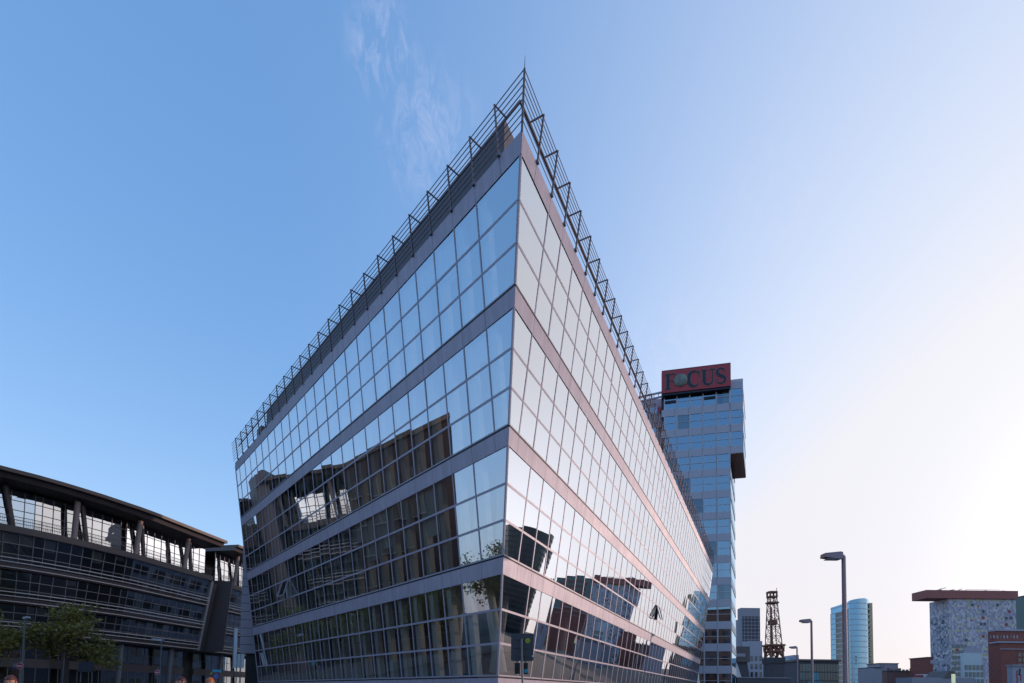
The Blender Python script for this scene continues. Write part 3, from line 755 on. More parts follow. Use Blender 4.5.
TG = 'young trees along the left street'
p = at(66, 660, 35); tree((p.x, p.y, 0.1), 9.3, 2.5, 11, 'young green street tree with an airy crown before the dark curved block', TG)
p = at(-38, 660, 31); tree((p.x, p.y, .1), 9.0, 2.6, 12, 'green street tree cut by the left edge of the photo', TG)
for i, (x, y) in enumerate(((-31, 21.5), (-30, 5), (-38, 10), (-33.5, 15.2))):
    tree((x, y, .1), (8.5, 9.2, 11, 13.4)[i], (3.1, 3.1, 3.3, 3.6)[i], 20+i, 'street tree outside the photo that shows only in the facade reflections', TG)

# ------------------------------------------------------------------ street lamps
M['lamp'] = mat('lamp_paint', (.36, .27, .30), .5, .3, .1, 4)
M['lampglass'] = mat('lamp_diffuser', (.35, .34, .36), .4)
def lamp(label, h, head=1.05, r=.095):
    t = thing('street_lamp', label, 'street lamp', (0, 0, 0), 'street lamps on the right')
    b = MB(); b.tube((0, 0, 0), (0, 0, h-.15), r*1.15, r*.9, n=12); b.build('pole', M['lamp'], t, smooth=False)
    b = MB(); b.tube((0, 0, 0), (0, 0, .5), r*1.6, r*1.5, n=12); b.build('base_sleeve', M['lamp'], t)
    b = MB(); b.tube((0, 0, h-.17), (-.06, 0, h-.08), r*.95, r*.9, n=10); b.tube((-.04, 0, h-.10), (-.22, 0, h-.12), r*.9, r*.9, n=10); b.build('arm', M['lamp'], t)
    b = MB(); x0, x1 = -.13, -.13-head
    b.prism([(x0, -.17, h-.26), (x0, -.17, h+.03), (x0-.1, -.17, h+.06), (x1, -.15, h-.01), (x1-.02, -.14, h-.18), (x0-.15, -.17, h-.27)], (0, .34, 0)); hd = b.build('lamp_head', M['lamp'], t)
    b = MB(); b.box(x1+.1, x0-.1, -.13, .13, h-.285, h-.262); b.build('diffuser', M['lampglass'], hd)
    return t
l0 = lamp('tall grey street lamp, nearest and tallest on the right', 8.0, .78)
p = at(844.6, 620, 21.3); l0.location = (p.x, p.y, 0); l0.rotation_euler = (0, 0, R(0))
p = at(811.8, 650, 40.0); dup(l0, (p.x, p.y, 0), 'middle grey street lamp between the lattice mast and the blue tower')
p = at(797.2, 665, 62.0); dup(l0, (p.x, p.y, 0), 'smallest and farthest of the grey street lamps beside the lattice mast')
def left_lamp(px, py, Y, label, dirx):
    b = at(px, 683, Y); tz = at(px, py, Y).z
    t = thing('street_lamp', label, 'street lamp', (b.x, b.y, 0), 'street lamps on the left')
    m = MB(); m.tube((b.x, b.y, 0), (b.x, b.y, tz), .05, .04, n=10); m.build('pole', M['lgrey'], t)
    m = MB(); m.prism([(b.x+.1*dirx*-1, b.y-.1, tz-.02), (b.x+dirx*.62, b.y-.1, tz+.05), (b.x+dirx*.58, b.y-.1, tz+.16), (b.x-.1*dirx, b.y-.1, tz+.12)], (0, .22, 0)); m.build('lamp_head', M['blind'], t)
    return t
left_lamp(160, 641, 31, 'grey street lamp with pale head before the colonnade, right of the tree', -1)
left_lamp(21.5, 619, 29, 'thin grey street lamp beside the no entry sign on the left', .35)

# ------------------------------------------------------------------ signs, banners on the left
M.update(sred=mat('sign_face_red', (.42, .02, .04), .5), swhite=mat('sign_face_white', (.6, .6, .62), .5), sblue=mat('sign_face_blue', (.03, .16, .42), .5), scyan=mat('sign_face_cyan', (.03, .34, .45), .5),
         pole=mat('galvanised_pole', (.2, .2, .21), .5, .5), yellow=mat('yellow_green_sticker', (.48, .52, .04), .5), plate=mat('sign_back_grey', (.058, .062, .072), .55, .2, .12, 6))
def disc(c, r, th, m, name, par, n=24, seg=None):
    b = MB(); pts = [(c.x+r*math.cos(2*math.pi*i/n), c.y, c.z+r*math.sin(2*math.pi*i/n)) for i in range(n)]
    b.prism(pts, (0, -th, 0)); return b.build(name, m, par)
def no_entry(px, py, Y, label, r=.17):
    c = at(px, py, Y); t = thing('no_entry_sign', label, 'road sign', (c.x, c.y, 0), 'no entry signs')
    m = MB(); m.tube((c.x, c.y+.04, 0), (c.x, c.y+.04, c.z+.3), .03, n=8); m.build('pole', M['pole'], t)
    f_ = disc(c, r, .02, M['sred'], 'sign_face', t); rim = disc(V(c.x, c.y+.006, c.z), r+.02, .015, M['swhite'], 'rim', f_)
    m = MB(); m.box(c.x-r*.72, c.x+r*.72, c.y-.026, c.y-.021, c.z-r*.17, c.z+r*.17); m.build('white_bar', M['swhite'], f_)
    return t
no_entry(20, 666, 27, 'round red no entry sign on the thin pole beside the tree on the left')
no_entry(157.3, 672.5, 29, 'small red no entry sign under the pale street lamp', .14)
c = at(15, 665.5, 28.5); t = thing('direction_plate', 'small grey plate behind the left no entry sign', 'sign', (c.x, c.y, 0))
m = MB(); m.box(c.x-.12, c.x+.45, c.y, c.y+.02, c.z-.12, c.z+.14); m.build('plate', M['lgrey'], t); m = MB(); m.tube((c.x+.3, c.y+.06, 0), (c.x+.3, c.y+.06, c.z+.1), .025); m.build('pole', M['pole'], t)
c = at(217, 671, 28); t = thing('street_name_sign', 'cyan street sign on a post below the second dark block', 'sign', (c.x, c.y, 0))
m = MB(); m.box(c.x-.27, c.x+.27, c.y-.015, c.y+.015, c.z-.08, c.z+.08); m.build('plate', M['scyan'], t); m = MB(); m.tube((c.x, c.y+.05, 0), (c.x, c.y+.05, c.z+.08), .03); m.build('pole', M['pole'], t)
m = MB(); m.box(c.x-.36, c.x-.28, c.y-.02, c.y+.01, c.z-.2, c.z-.11); m.build('yellow_tab', M['yellow'], t)
c = at(216.4, 676.3, 27.6); t = thing('round_blue_sign', 'round blue road sign with red rim under the cyan street sign', 'road sign', (c.x, c.y, 0))
f_ = disc(c, .14, .02, M['sblue'], 'sign_face', t); disc(V(c.x, c.y+.008, c.z), .18, .02, M['sred'], 'rim', f_); m = MB(); m.tube((c.x, c.y+.05, 0), (c.x, c.y+.05, c.z+.1), .025); m.build('pole', M['pole'], t)
c = at(86, 667, 33.5); t = thing('notice_board', 'dark blue notice board on two posts right of the tree trunk', 'board', (c.x, c.y, 0))
m = MB(); m.box(c.x-.5, c.x+.5, c.y-.03, c.y+.03, c.z-.35, c.z+.35); m.build('panel', mat('board_blue', (.03, .035, .055), .5), t)
for d_ in (-.4, .4): m = MB(); m.tube((c.x+d_, c.y+.06, 0), (c.x+d_, c.y+.06, c.z+.3), .03); m.build('post', M['pole'], t)
for i, (px, y0, y1, lb) in enumerate(((235.4, 628, 668, 'leftmost and tallest of the three white banners at the end of the glass building'), (238.6, 654, 668, 'middle white banner at the end of the glass building'), (242, 654, 668, 'rightmost white banner, under the clad stair shaft'))):
    a, b = at(px, y0, 31.6), at(px, y1, 31.6); t = thing('banner', lb, 'banner', (a.x, a.y, 0), 'white banners on poles')
    m = MB(); m.tube((a.x-.1, a.y, 0), (a.x-.1, a.y, a.z+.1), .025); m.build('pole', M['pole'], t)
    m = MB(); q = [(a.x-.07+j*.06, a.y+.025*math.sin(j*1.3)) for j in range(5)]
    m.prism([(x, y, b.z) for x, y in q]+[(x, y+.012, b.z) for x, y in q[::-1]], (0, 0, a.z-b.z)); m.build('cloth', M['swhite'], t)

# back of a traffic sign with two small signal heads in front of the corner
c = at(522.3, 647.2, 10); t = thing('traffic_sign', 'back of a grey square traffic sign with a yellow green sticker before the building corner', 'road sign', (c.x, c.y, 0))
m = MB(); w2, h2 = .235, .29
rr = .04; pts = []
for cx_, cz_, a0 in ((w2-rr, h2-rr, 0), (-w2+rr, h2-rr, 90), (-w2+rr, -h2+rr, 180), (w2-rr, -h2+rr, 270)):
    for i in range(5): a = R(a0+i*22.5); pts.append((c.x+cx_+rr*math.cos(a), c.y, c.z+cz_+rr*math.sin(a)))
m.prism(pts, (0, .012, 0)); pl_ = m.build('plate', M['plate'], t)
m = MB()
for dz in (.16, -.02, -.2): m.box(c.x-w2+.06, c.x+w2-.06, c.y-.012, c.y-.001, c.z+dz-.008, c.z+dz+.008)
m.build('back_rib', M['plate'], pl_)
m = MB(); m.tube((c.x+.06, c.y-.05, 0), (c.x-.015, c.y-.05, c.z+.17), .022, n=10); m.build('pole', M['pole'], t)
s_ = V(c.x+.115, c.y-.014, c.z+.135); st_ = disc(s_, .052, .004, M['yellow'], 'sticker', t, 28)
m = MB()
for i in range(18):
    a0, a1 = R(40+i*280/18), R(40+(i+1)*280/18)
    m.prism([(s_.x+r_*math.cos(a), s_.y-.0045, s_.z+r_*math.sin(a)) for r_, a in ((.014, a0), (.026, a0), (.026, a1), (.014, a1))], (0, -.002, 0))
m.box(s_.x+.030, s_.x+.040, s_.y-.007, s_.y-.0045, s_.z-.026, s_.z+.034); m.build('emblem', M['letter'], st_)
m = MB(); m.box(c.x+.2, c.x+.235, c.y-.004, c.y-.001, c.z-.2, c.z-.17); m.build('small_label', M['swhite'], t)
for dx, lit in ((-.10, 0), (.065, 1)):
    m = MB(); o = V(c.x+dx, c.y+.02, c.z-.56); m.box(o.x-.055, o.x+.055, o.y, o.y+.09, o.z, o.z+.235); hd = m.build('signal_head', M['dark'], t)
    m = MB(); m.tube((o.x, o.y+.095, o.z+.06), (o.x, o.y+.11, o.z+.06), .035, n=14); m.tube((o.x, o.y+.095, o.z+.165), (o.x, o.y+.11, o.z+.165), .035, n=14); m.build('lens', M['lglass'], hd)
    if lit: m = MB(); m.box(o.x-.02, o.x+.05, o.y-.006, o.y-.001, o.z+.03, o.z+.1); m.build('blue_sticker', M['scyan'], hd)
    m = MB(); m.box(o.x-.02, o.x+.02, o.y+.02, o.y+.06, o.z+.236, o.z+.30); m.build('bracket', M['swhite'], hd)

# ------------------------------------------------------------------ far things on the right
def wins(root, o, ax, up, n, nx, nz, dx, dz, w_, h_, m, frame=None, name='window', skip=None, mats=None):
    ax, up, n = Vector(ax), Vector(up), Vector(n)
    for k in range(nz):
        for i in range(nx):
            if skip and skip(i, k): continue
            p = Vector(o)+ax*(i*dx)+up*(k*dz)
            b = MB(); b.obox(p, ax*w_, up*h_, n*.05); wo2 = b.build(name, (mats(i, k) if mats else m), root)
            if frame:
                f_ = MB(); f_.obox(p-up*.14-ax*.1, ax*(w_+.2), up*.14, n*.14); f_.obox(p+up*h_-ax*.1, ax*(w_+.2), up*.14, n*.10); f_.build('sill', frame, wo2)
M.update(bglass=glass('blue_tower_glass', .50, (.03, .06, .10), (.34, .58, .80), .03), bband=mat('pale_floor_band', (.40, .50, .58), .4, .2), ochre=mat('ochre_balcony', (.66, .46, .26), .6), dglass=mat('far_window_dark', (.03, .04, .055), .12, 0, .2, .2, spec=.8),
         greyb=mat('far_grey_render', (.32, .30, .34), .8, 0, .08, .2), greyd=mat('far_dark_grey', (.085, .08, .095), .7, 0, .1, .3), greyl=mat('far_pale_concrete', (.38, .37, .43), .8, 0, .08, .2), rust=mat('rusty_steel', (.30, .13, .09), .8, 0, .3, 1.0),
         tealw=mat('teal_window', (.03, .09, .11), .15, 0, .3, .3, spec=.8), cyan=mat('cyan_pane', (.04, .25, .33), .2, 0, .2), sredroof=mat('dusty_red_metal', (.32, .10, .09), .6, .1, .08, .1))
# grey building with a recessed panel of windows
Y = 190; p = at(738, 683, Y+3); q = at(760, 608, Y); zt = q.z
T = thing('grey_office_building', 'plain grey building with one big recessed window panel behind the dark brown box', 'building', ((p.x+q.x)/2, Y, 0))
b = MB(); b.box(p.x, q.x, Y, Y+3, 0, zt); b.build('wall', M['greyb'], T)
a, c = at(742.5, 641, Y), at(759.5, 616.5, Y)
b = MB(); b.box(a.x, c.x, Y-.12, Y-.02, a.z, c.z); pn = b.build('window_panel', M['greyd'], T)
b = MB()
for i in range(7): z = a.z+(c.z-a.z)*(i+.5)/7; b.box(a.x+.1, c.x-.1, Y-.3, Y-.13, z-.12, z+.12)
for i in range(5): x = a.x+(c.x-a.x)*(i+.5)/5; b.box(x-.09, x+.09, Y-.36, Y-.305, a.z, c.z)
b.build('frame', M['greyb'], pn)
a, c = at(749, 683, Y-6), at(762.3, 641, Y-6)
b = MB(); b.box(a.x, c.x, Y-6, Y-.4, 0, c.z); b.build('lower_wing', M['greyl'], T)
wins(T, (a.x+.6, Y-6.02, 2.5), (1, 0, 0), (0, 0, 1), (0, -1, 0), 3, 5, 1.75, 3.1, .95, 1.9, M['dglass'])
a, c = at(734.5, 683, Y+8), at(739, 620, Y+8)
b = MB(); b.box(a.x-3, c.x-.2, Y+8, Y+20, 0, c.z); b.build('blue_grey_wing', M['bband'], T)
# dark brown box with light strip on a white wall
Y = 125; a, c = at(734, 662, Y), at(749.8, 646.5, Y)
T = thing('brown_box_building', 'dark brown box storey jutting over a white wall beside the tower', 'building', (a.x, Y, 0))
b = MB(); b.box(a.x-8, c.x, Y, Y+10, a.z, c.z); bx = b.build('box_storey', M['lbrown'], T)
s0, s1 = at(735, 656.5, Y), at(745, 653.6, Y); b = MB(); b.box(s0.x, s1.x, Y-.12, Y-.01, s0.z, s1.z); b.build('light_strip', M['greyl'], bx)
s0, s1 = at(733, 683, Y+1), at(744, 659, Y+1)
b = MB(); b.prism([(s0.x-6, Y+.5, 0), (s0.x+3.9, Y+.5, 0), (s0.x+.8, Y+.5, a.z-.01), (s0.x-6, Y+.5, a.z-.01)], (0, 6, 0)); b.build('white_wall', M['white'], T)
b = MB(); b.prism([(s0.x+3.95, Y+.6, 0), (s0.x+5.2, Y+.6, 0), (c.x-.4, Y+.6, a.z-.012), (s0.x+.85, Y+.6, a.z-.012)], (0, 5, 0)); b.build('dark_reveal', M['greyd'], T)
# lattice crane mast
Y = 110.0
ct = at(772, 591, Y); bs = at(774, 658, Y); b0 = at(774, 683, Y)
T = thing('lattice_mast', 'rusty steel lattice mast of an old harbour crane on a concrete block', 'crane mast', (b0.x, Y, 0))
def zc(py): return at(773, py, Y).z
def xc(py): return at(771.8+(py-591)/67*2.2, py, Y).x
pxm = Y/F*.76
lv = [(597, 4.1), (604, 4.6), (611, 5.1), (619, 5.7), (627, 6.2), (636, 6.9), (645, 7.4)]
lat = MB()
def corner(py, hw, i):
    sx_, sy_ = ((-1, -1), (1, -1), (1, 1), (-1, 1))[i]; return V(xc(py)+sx_*hw*pxm, Y+sy_*hw*pxm*.9, zc(py))
for j in range(len(lv)-1):
    (pa, ha), (pb, hb) = lv[j], lv[j+1]
    for i in range(4):
        lat.bar(corner(pa, ha, i), corner(pb, hb, i), .16, .16)
        k = (i+1) % 4
        lat.bar(corner(pa, ha, i), corner(pb, hb, k), .08, .075); lat.bar(corner(pa, ha, k), corner(pb, hb, i), .08, .075)
        lat.bar(corner(pb, hb, i), corner(pb, hb, k), .09, .09)
lat.build('lattice_frame', M['rust'], T)
cap = MB()
for i in range(4):
    k = (i+1) % 4
    cap.bar(corner(592, 4.3, i), corner(597, 4.2, i), .3, .3); cap.bar(corner(592.3, 4.3, i), corner(592.3, 4.3, k), .3, .5); cap.bar(corner(597, 4.5, i), corner(597, 4.5, k), .3, .4)
    cap.bar(corner(603, 4.9, i), corner(603, 4.9, k), .3, .7)
cap.tube(corner(592, 4.3, 1), corner(588.5, 4.3, 1), .06); cap.build('head_platform', M['rust'], T)
cl = MB()
for i in range(4):
    k = (i+1) % 4
    cl.bar(corner(645.5, 9.3, i), corner(645.5, 9.3, k), .35, .7); cl.bar(corner(651.5, 9.0, i), corner(651.5, 9.0, k), .25, .25)
    for f_ in (.0, .33, .66): cl.bar(corner(645.5, 9.3, i).lerp(corner(645.5, 9.3, k), f_), corner(651.5, 9, i).lerp(corner(651.5, 9, k), f_), .15, .15)
    cl.bar(corner(645, 7.4, i), corner(658, 8.0, i), .38, .38); cl.bar(corner(645, 7.4, i), corner(658, 8, k), .2, .2); cl.bar(corner(645, 7.4, k), corner(658, 8, i), .2, .2)
    cl.bar(corner(652, 8, i), corner(652, 8, k), .25, .25)
cl.build('collar_platform', M['rust'], T)
ld = MB(); ld.tube((xc(600)-.3, Y, zc(607)), (xc(650)-.3, Y, zc(657)), .22, .26, n=8); ld.box(xc(618)-.7, xc(618)+.6, Y-.8, Y+.8, zc(625), zc(620)); ld.build('center_shaft', M['rust'], T)
pb = MB(); pb.box(b0.x-8*pxm, b0.x+7.6*pxm, Y-2, Y+2, 0, zc(664)); pb.build('concrete_block', M['greyd'], T)
pb = MB(); pb.box(b0.x-8.8*pxm, b0.x+8.2*pxm, Y-2.2, Y+2.2, zc(663.9), zc(658)); pb.build('turntable', mat('dark_plate', (.05, .045, .055), .6), T)
# low wall in front of it
Y = 85; a, c = at(737, 683, Y), at(790, 678.5, Y)
T = thing('quay_wall', 'long low dark wall in front of the lattice mast', 'wall', ((a.x+c.x)/2, Y, 0)); b = MB(); b.box(a.x, c.x, Y, Y+.5, 0, c.z); b.build('wall', M['greyd'], T)
b = MB(); b.box(a.x-.1, c.x+.1, Y-.08, Y+.58, c.z+.003, c.z+.16); b.build('coping', M['greyb'], T)
# pale modern block with a tall slab
Y = 240; a, c = at(761, 683, Y), at(799, 657.5, Y)
T = thing('pale_office_block', 'pale low block with dark window slots and a white slab behind the lattice mast', 'building', ((a.x+c.x)/2, Y, 0))
b = MB(); b.box(a.x, c.x, Y, Y+12, 0, c.z); b.build('wall', M['bband'], T)
s0, s1 = at(794.2, 683, Y-2), at(798.8, 655, Y-2); b = MB(); b.box(s0.x, s1.x, Y-2, Y+8, 0, s1.z); b.build('slab', M['greyl'], T)
for px in (788.8, 791.8, 784.5):
    s0, s1 = at(px, 682, Y), at(px+1.5, 663, Y); b = MB(); b.box(s0.x, s1.x, Y-.15, Y-.02, s0.z, s1.z); b.build('window', M['dglass'], T)
for r_ in range(3):
    s0 = at(777, 663.5+r_*5.5, Y); b = MB(); b.box(s0.x, s0.x+3.2, Y-.15, Y-.02, s0.z-1.5, s0.z); b.build('window', M['tealw'], T)
# dark glass pavilion
Y = 150; a, c = at(799.5, 683, Y), at(839, 660, Y)
T = thing('dark_glass_hall', 'low dark glass hall with a few cyan panes in front of the blue tower', 'building', ((a.x+c.x)/2, Y, 0))
b = MB(); b.box(a.x+.1, c.x-.1, Y+.1, Y+18, 0, c.z-.5); b.build('wall', M['greyd'], T)
b = MB(); b.box(a.x-.4, c.x+.3, Y-.6, Y+18.3, c.z-.48, c.z+.12); b.build('roof', M['lbrown'], T)
nx = 14; wd = (c.x-a.x-.4)/nx; rc = random.Random(9)
cy = {(4, 2), (5, 2), (6, 2), (5, 1), (6, 1), (7, 1), (3, 1), (4, 0)}
wins(T, (a.x+.25, Y+.08, 1.2), (1, 0, 0), (0, 0, 1), (0, -1, 0), nx, 4, wd, (c.z-2.2)/4, wd*.86, (c.z-2.2)/4*.86, None, mats=lambda i, k: M['cyan'] if (i, k) in cy else (M['tealw'] if i < 7 and rc.random() < .5 else M['dglass']))
# blue glass tower with a curved front and a sloping top
Y = 400.; zf = lambda py: at(855, py, Y).z
T = thing('blue_glass_tower', 'slim blue glass tower with rounded front, sloping top and an ochre balcony strip', 'tower', (at(855, 683, Y).x, Y, 0))
outline = []     # (px, depth, top py)
for i in range(15):
    a = i/14; outline.append((831.3+17.5*a, 26*(1-a)+3+1.5*math.sin(a*3.14), 608.2-5.6*a))
for i in range(1, 15):
    a = i/14; an = -math.pi/2*(1-2*a)*.95; outline.append((848+10.8+10.8*math.sin(an), 3-7*math.cos(an)+2, 602.4-4.6*math.sin(a*math.pi*.62)+1.2*max(0, a-.7)*10*.6))
pl2 = [(at(px, 650, Y+dp).x, Y+dp, zf(ty)*(1+dp/Y)) for px, dp, ty in outline]
g_ = MB()
for i in range(len(pl2)-1):
    x0, y0, z0 = pl2[i]; x1, y1, z1 = pl2[i+1]; g_.poly([(x0, y0, 0), (x1, y1, 0), (x1, y1, z1), (x0, y0, z0)])
xb, xl = pl2[-1][0], pl2[0][0]
g_.poly([(xb, pl2[-1][1], 0), (xb, Y+40, 0), (xb, Y+40, pl2[-1][2]), (xb, pl2[-1][1], pl2[-1][2])])
g_.build('glass_skin', M['bglass'], T, fix=False)
cr = MB(); cr.prism([(x, y+.6, 0) for x, y, z in pl2]+[(xb-.6, Y+30, 0)], (0, 0, zf(608.6))); cr.build('core_wall', M['dglass'], T)
tp_ = MB(); tp_.poly([(x, y, z) for x, y, z in pl2]+[(xb, Y+31, pl2[-1][2])]); tp_.build('roof', M['bband'], T, fix=False)
for k in range(17):
    zz = 6+k*4.6; b = MB()
    for i in range(len(pl2)-1):
        (x0, y0, z0), (x1, y1, z1) = pl2[i], pl2[i+1]
        if zz+.5 > min(z0, z1): continue
        d_ = V(x1-x0, y1-y0, 0).normalized(); n = V(d_.y, -d_.x, 0)
        b.obox((x0, y0, zz), (x1-x0, y1-y0, 0), n*.25, (0, 0, .7))
    if b.v: b.build('floor_band', M['bband'], T)
s0, s1 = at(870, 683, Y), at(876, 602.5, Y)
b = MB(); b.box(s0.x+.4, s1.x-1.6, Y+7, Y+36, 0, s1.z-1); b.build('balcony_wall', M['greyd'], T)
for px0, px1, nm in ((869.6, 871.0, 'white_fin'), (874.4, 876, 'ochre_fin')):
    q0, q1 = at(px0, 683, Y), at(px1, 602, Y); b = MB(); b.box(q0.x, q1.x, Y+4, Y+36.5, 0, q1.z); b.build(nm, M['white'] if nm[0] == 'w' else M['ochre'], T)
for k in range(17):
    zz = 5+k*4.4; b = MB(); b.box(s0.x+1.2, s1.x-1.4, Y+3.6, Y+6.9, zz, zz+1.4)
    if zz < s1.z-2: b.build('balcony', M['ochre'], T)
# brick quay houses
M['brick'] = mat('bright_red_brick', (.25, .082, .066), .85, 0, .25, 1.2); M['brick2'] = mat('far_brown_brick', (.20, .115, .10), .85, 0, .25, 1.2)
def house(name, label, cat, px0, px1, py, Y, m, depth=8, roof=None):
    a, c = at(px0, 683, Y+depth), at(px1, py, Y); T = thing(name, label, cat, ((a.x+c.x)/2, Y, 0))
    b = MB(); b.box(a.x, c.x, Y, Y+depth, 0, c.z); b.build('wall', m, T)
    b = MB(); b.box(a.x-.25, c.x+.25, Y-.25, Y+depth+.25, c.z+.003, c.z+.4); b.build('roof_edge', roof or M['greyd'], T)
    return T, a, c
T, a, c = house('grey_render_house', 'flat roofed grey house with a pinkish upper wall, right of the blue tower', 'building', 867.5, 898, 664, 230, M['greyb'])
b = MB(); q0, q1 = at(884, 672, 230), at(896.5, 664.6, 230); b.box(q0.x, q1.x, 229.6, 229.97, q0.z, q1.z); b.build('pale_panel', mat('pale_pink_render', (.42, .35, .38), .8), T)
wins(T, (a.x+.8, 229.97, 2), (1, 0, 0), (0, 0, 1), (0, -1, 0), 4, 3, 2.0, 3.2, 1.0, 1.5, M['dglass'])
T, a, c = house('low_brick_house', 'long low brown brick house with a jagged parapet left of the patchwork building', 'building', 872, 914, 671.8, 190, M['brick2'])
for i in range(11): b = MB(); b.box(a.x+.6+i*1.5, a.x+1.3+i*1.5, 190.2, 190.8, c.z+.41, c.z+.41+(.5 if i % 3 else 1.0)); b.build('merlon', M['brick2'], T)
wins(T, (a.x+1, 189.97, 2.2), (1, 0, 0), (0, 0, 1), (0, -1, 0), 7, 1, 2.3, 3, 1.2, 1.5, M['dglass'])
T, a, c = house('small_grey_house', 'narrow blue grey house at the foot of the blue tower', 'building', 866, 873.5, 668, 175, M['greyb'])
wins(T, (a.x+.4, 174.97, 2.0), (1, 0, 0), (0, 0, 1), (0, -1, 0), 2, 2, 1.2, 2.8, .7, 1.4, M['dglass'])
T, a, c = house('brick_attic_house', 'dark red brick house with two pale attic windows beside the patchwork building', 'building', 910.5, 933, 658, 180, M['brick'])
wins(T, (a.x+.9, 179.97, c.z-2.1), (1, 0, 0), (0, 0, 1), (0, -1, 0), 2, 1, 3.6, 3, 3.0, 1.25, M['greyl'])
wins(T, (a.x+.9, 179.97, 2.4), (1, 0, 0), (0, 0, 1), (0, -1, 0), 4, 1, 2.0, 3, 1.1, 1.5, M['dglass'])
# patchwork tower with red roof slab
Y = 205.; xw = at(949.5, 650, Y).x; xr = at(1017, 650, Y).x; zt = at(980, 599, Y).z
T = thing('patchwork_tower', 'speckled white and blue patchwork building under a jutting dull red roof slab', 'building', ((xw+xr)/2, Y, 0))
yl = xw/((at(930.3, 640, 100).x)/100)     # far end of the left face
b = MB(); b.box(xw+.1, xr-.1, Y+.1, yl, 0, zt-.1); b.build('core_wall', M['greyd'], T)
pal = [mat('patch_pale', (.46, .44, .50), .5, 0, .06), mat('patch_white', (.58, .56, .60), .5, 0, .06), mat('patch_blue', (.27, .28, .38), .5), mat('patch_navy', (.05, .06, .11), .4), mat('patch_lilac', (.36, .31, .42), .5), mat('patch_yellow', (.55, .49, .22), .5), mat('patch_teal', (.20, .26, .29), .4), mat('patch_red', (.34, .05, .05), .5)]
rp2 = random.Random(4); nxp, nzp = 44, 50
fr_ = MB(); cwid = (xr-xw)/nxp; chei = zt/nzp
for k in range(nzp):
    for i in range(nxp):
        if k % 3 == 1 and rp2.random() < .62: mi = rp2.choice((5, 0, 0, 4, 1, 5))
        else: mi = rp2.choice((0, 0, 0, 0, 1, 1, 1, 4, 4, 4, 2, 2, 6))
        if rp2.random() < .004: mi = 7
        fr_.obox((xw+i*cwid, Y-.05+rp2.uniform(0, .03), k*chei), (cwid-.003, 0, 0), (0, .2, 0), (0, 0, chei-.003), mi)
fr_.build('front_panels', pal, T)
lf = MB(); nd = 14; cd = (yl-Y)/nd
for k in range(nzp):
    for i in range(nd):
        mi = rp2.choice((0, 0, 1, 1, 4, 2)) if k > nzp-9 else rp2.choice((6, 2, 3, 0, 6, 4, 1))
        lf.obox((xw-.06, Y+i*cd, k*chei), (.2, 0, 0), (0, cd-.02, 0), (0, 0, chei-.02), mi)
lf.build('left_panels', pal, T)
for i in range(5):
    for k in range(6): 
        q0 = at(952+i*3.1, 676-k*5.6, Y); b = MB(); b.box(q0.x, q0.x+1.0, Y-.14, Y-.055, q0.z, q0.z+1.5); b.build('window', M['tealw'], T)
for px, py, mm in ((972, 605, 3), (997, 605, 3), (983, 611.5, 3), (983, 618, 7), (1009, 611.5, 7), (1006, 618, 3), (1011, 618, 3), (1006, 624.5, 7), (983, 636.5, 7), (981, 624, 3), (984.5, 624, 3), (966, 640, 3), (957, 650, 7)):
    q0 = at(px, py, Y); b = MB(); b.box(q0.x-.5, q0.x+.6, Y-.16, Y-.055, q0.z-.6, q0.z+.6); b.build('window', pal[mm], T)
b = MB(); xs = at(924.5, 591, Y).x; b.box(xs, xr+.3, Y-.9, Y+6.6, zt+.003, at(970, 590.8, Y).z); rf_ = b.build('roof_slab', M['sredroof'], T)
for px, w_, h_ in ((943, 6, 3.6), (953, 4.5, 1.8), (962, 3.5, 2.6), (985, 5, 1.3), (1002, 6, 1.2)):
    q0 = at(px, 590, Y); b = MB(); zz = at(970, 590.8, Y).z+.003; hh = h_*Y/F
    b.box(q0.x, q0.x+w_*Y/F*.5, Y+2, Y+4, zz, zz+hh*.6); b.bar((q0.x, Y+1.5, zz+hh*.62), (q0.x+w_*Y/F, Y+1.5, zz+hh), .25, .3); b.build('roof_gear', M['greyb'], rf_)
b = MB(); q0, q1 = at(966, 589.3, Y), at(1000, 590.0, Y); b.bar(q0, (q1.x, Y, q0.z-.1), .12, .12); b.bar(q0-V(0, 0, 1.2), q0, .12, .12, (1, 0, 0)); b.build('roof_cable', M['greyb'], rf_)
# green grey block before it
Y = 165.; a, c = at(961, 683, Y+1), at(981.5, 647.5, Y)
T = thing('blue_grey_grid_block', 'blue grey block with a regular grid of dark windows before the patchwork building', 'building', ((a.x+c.x)/2, Y, 0))
b = MB(); b.box(a.x, c.x, Y, Y+1, 0, at(970, 653, Y).z); b.build('wall', M['bband'], T)
b = MB(); zz = at(970, 653, Y).z; b.box(a.x+1.5, c.x+.4, Y+.3, Y+1, zz+.003, c.z); b.build('roof_storey', M['greyl'], T)
wins(T, (a.x+.5, Y-.02, 1.5), (1, 0, 0), (0, 0, 1), (0, -1, 0), 5, 5, 1.36, 2.42, .95, 1.75, M['tealw'])
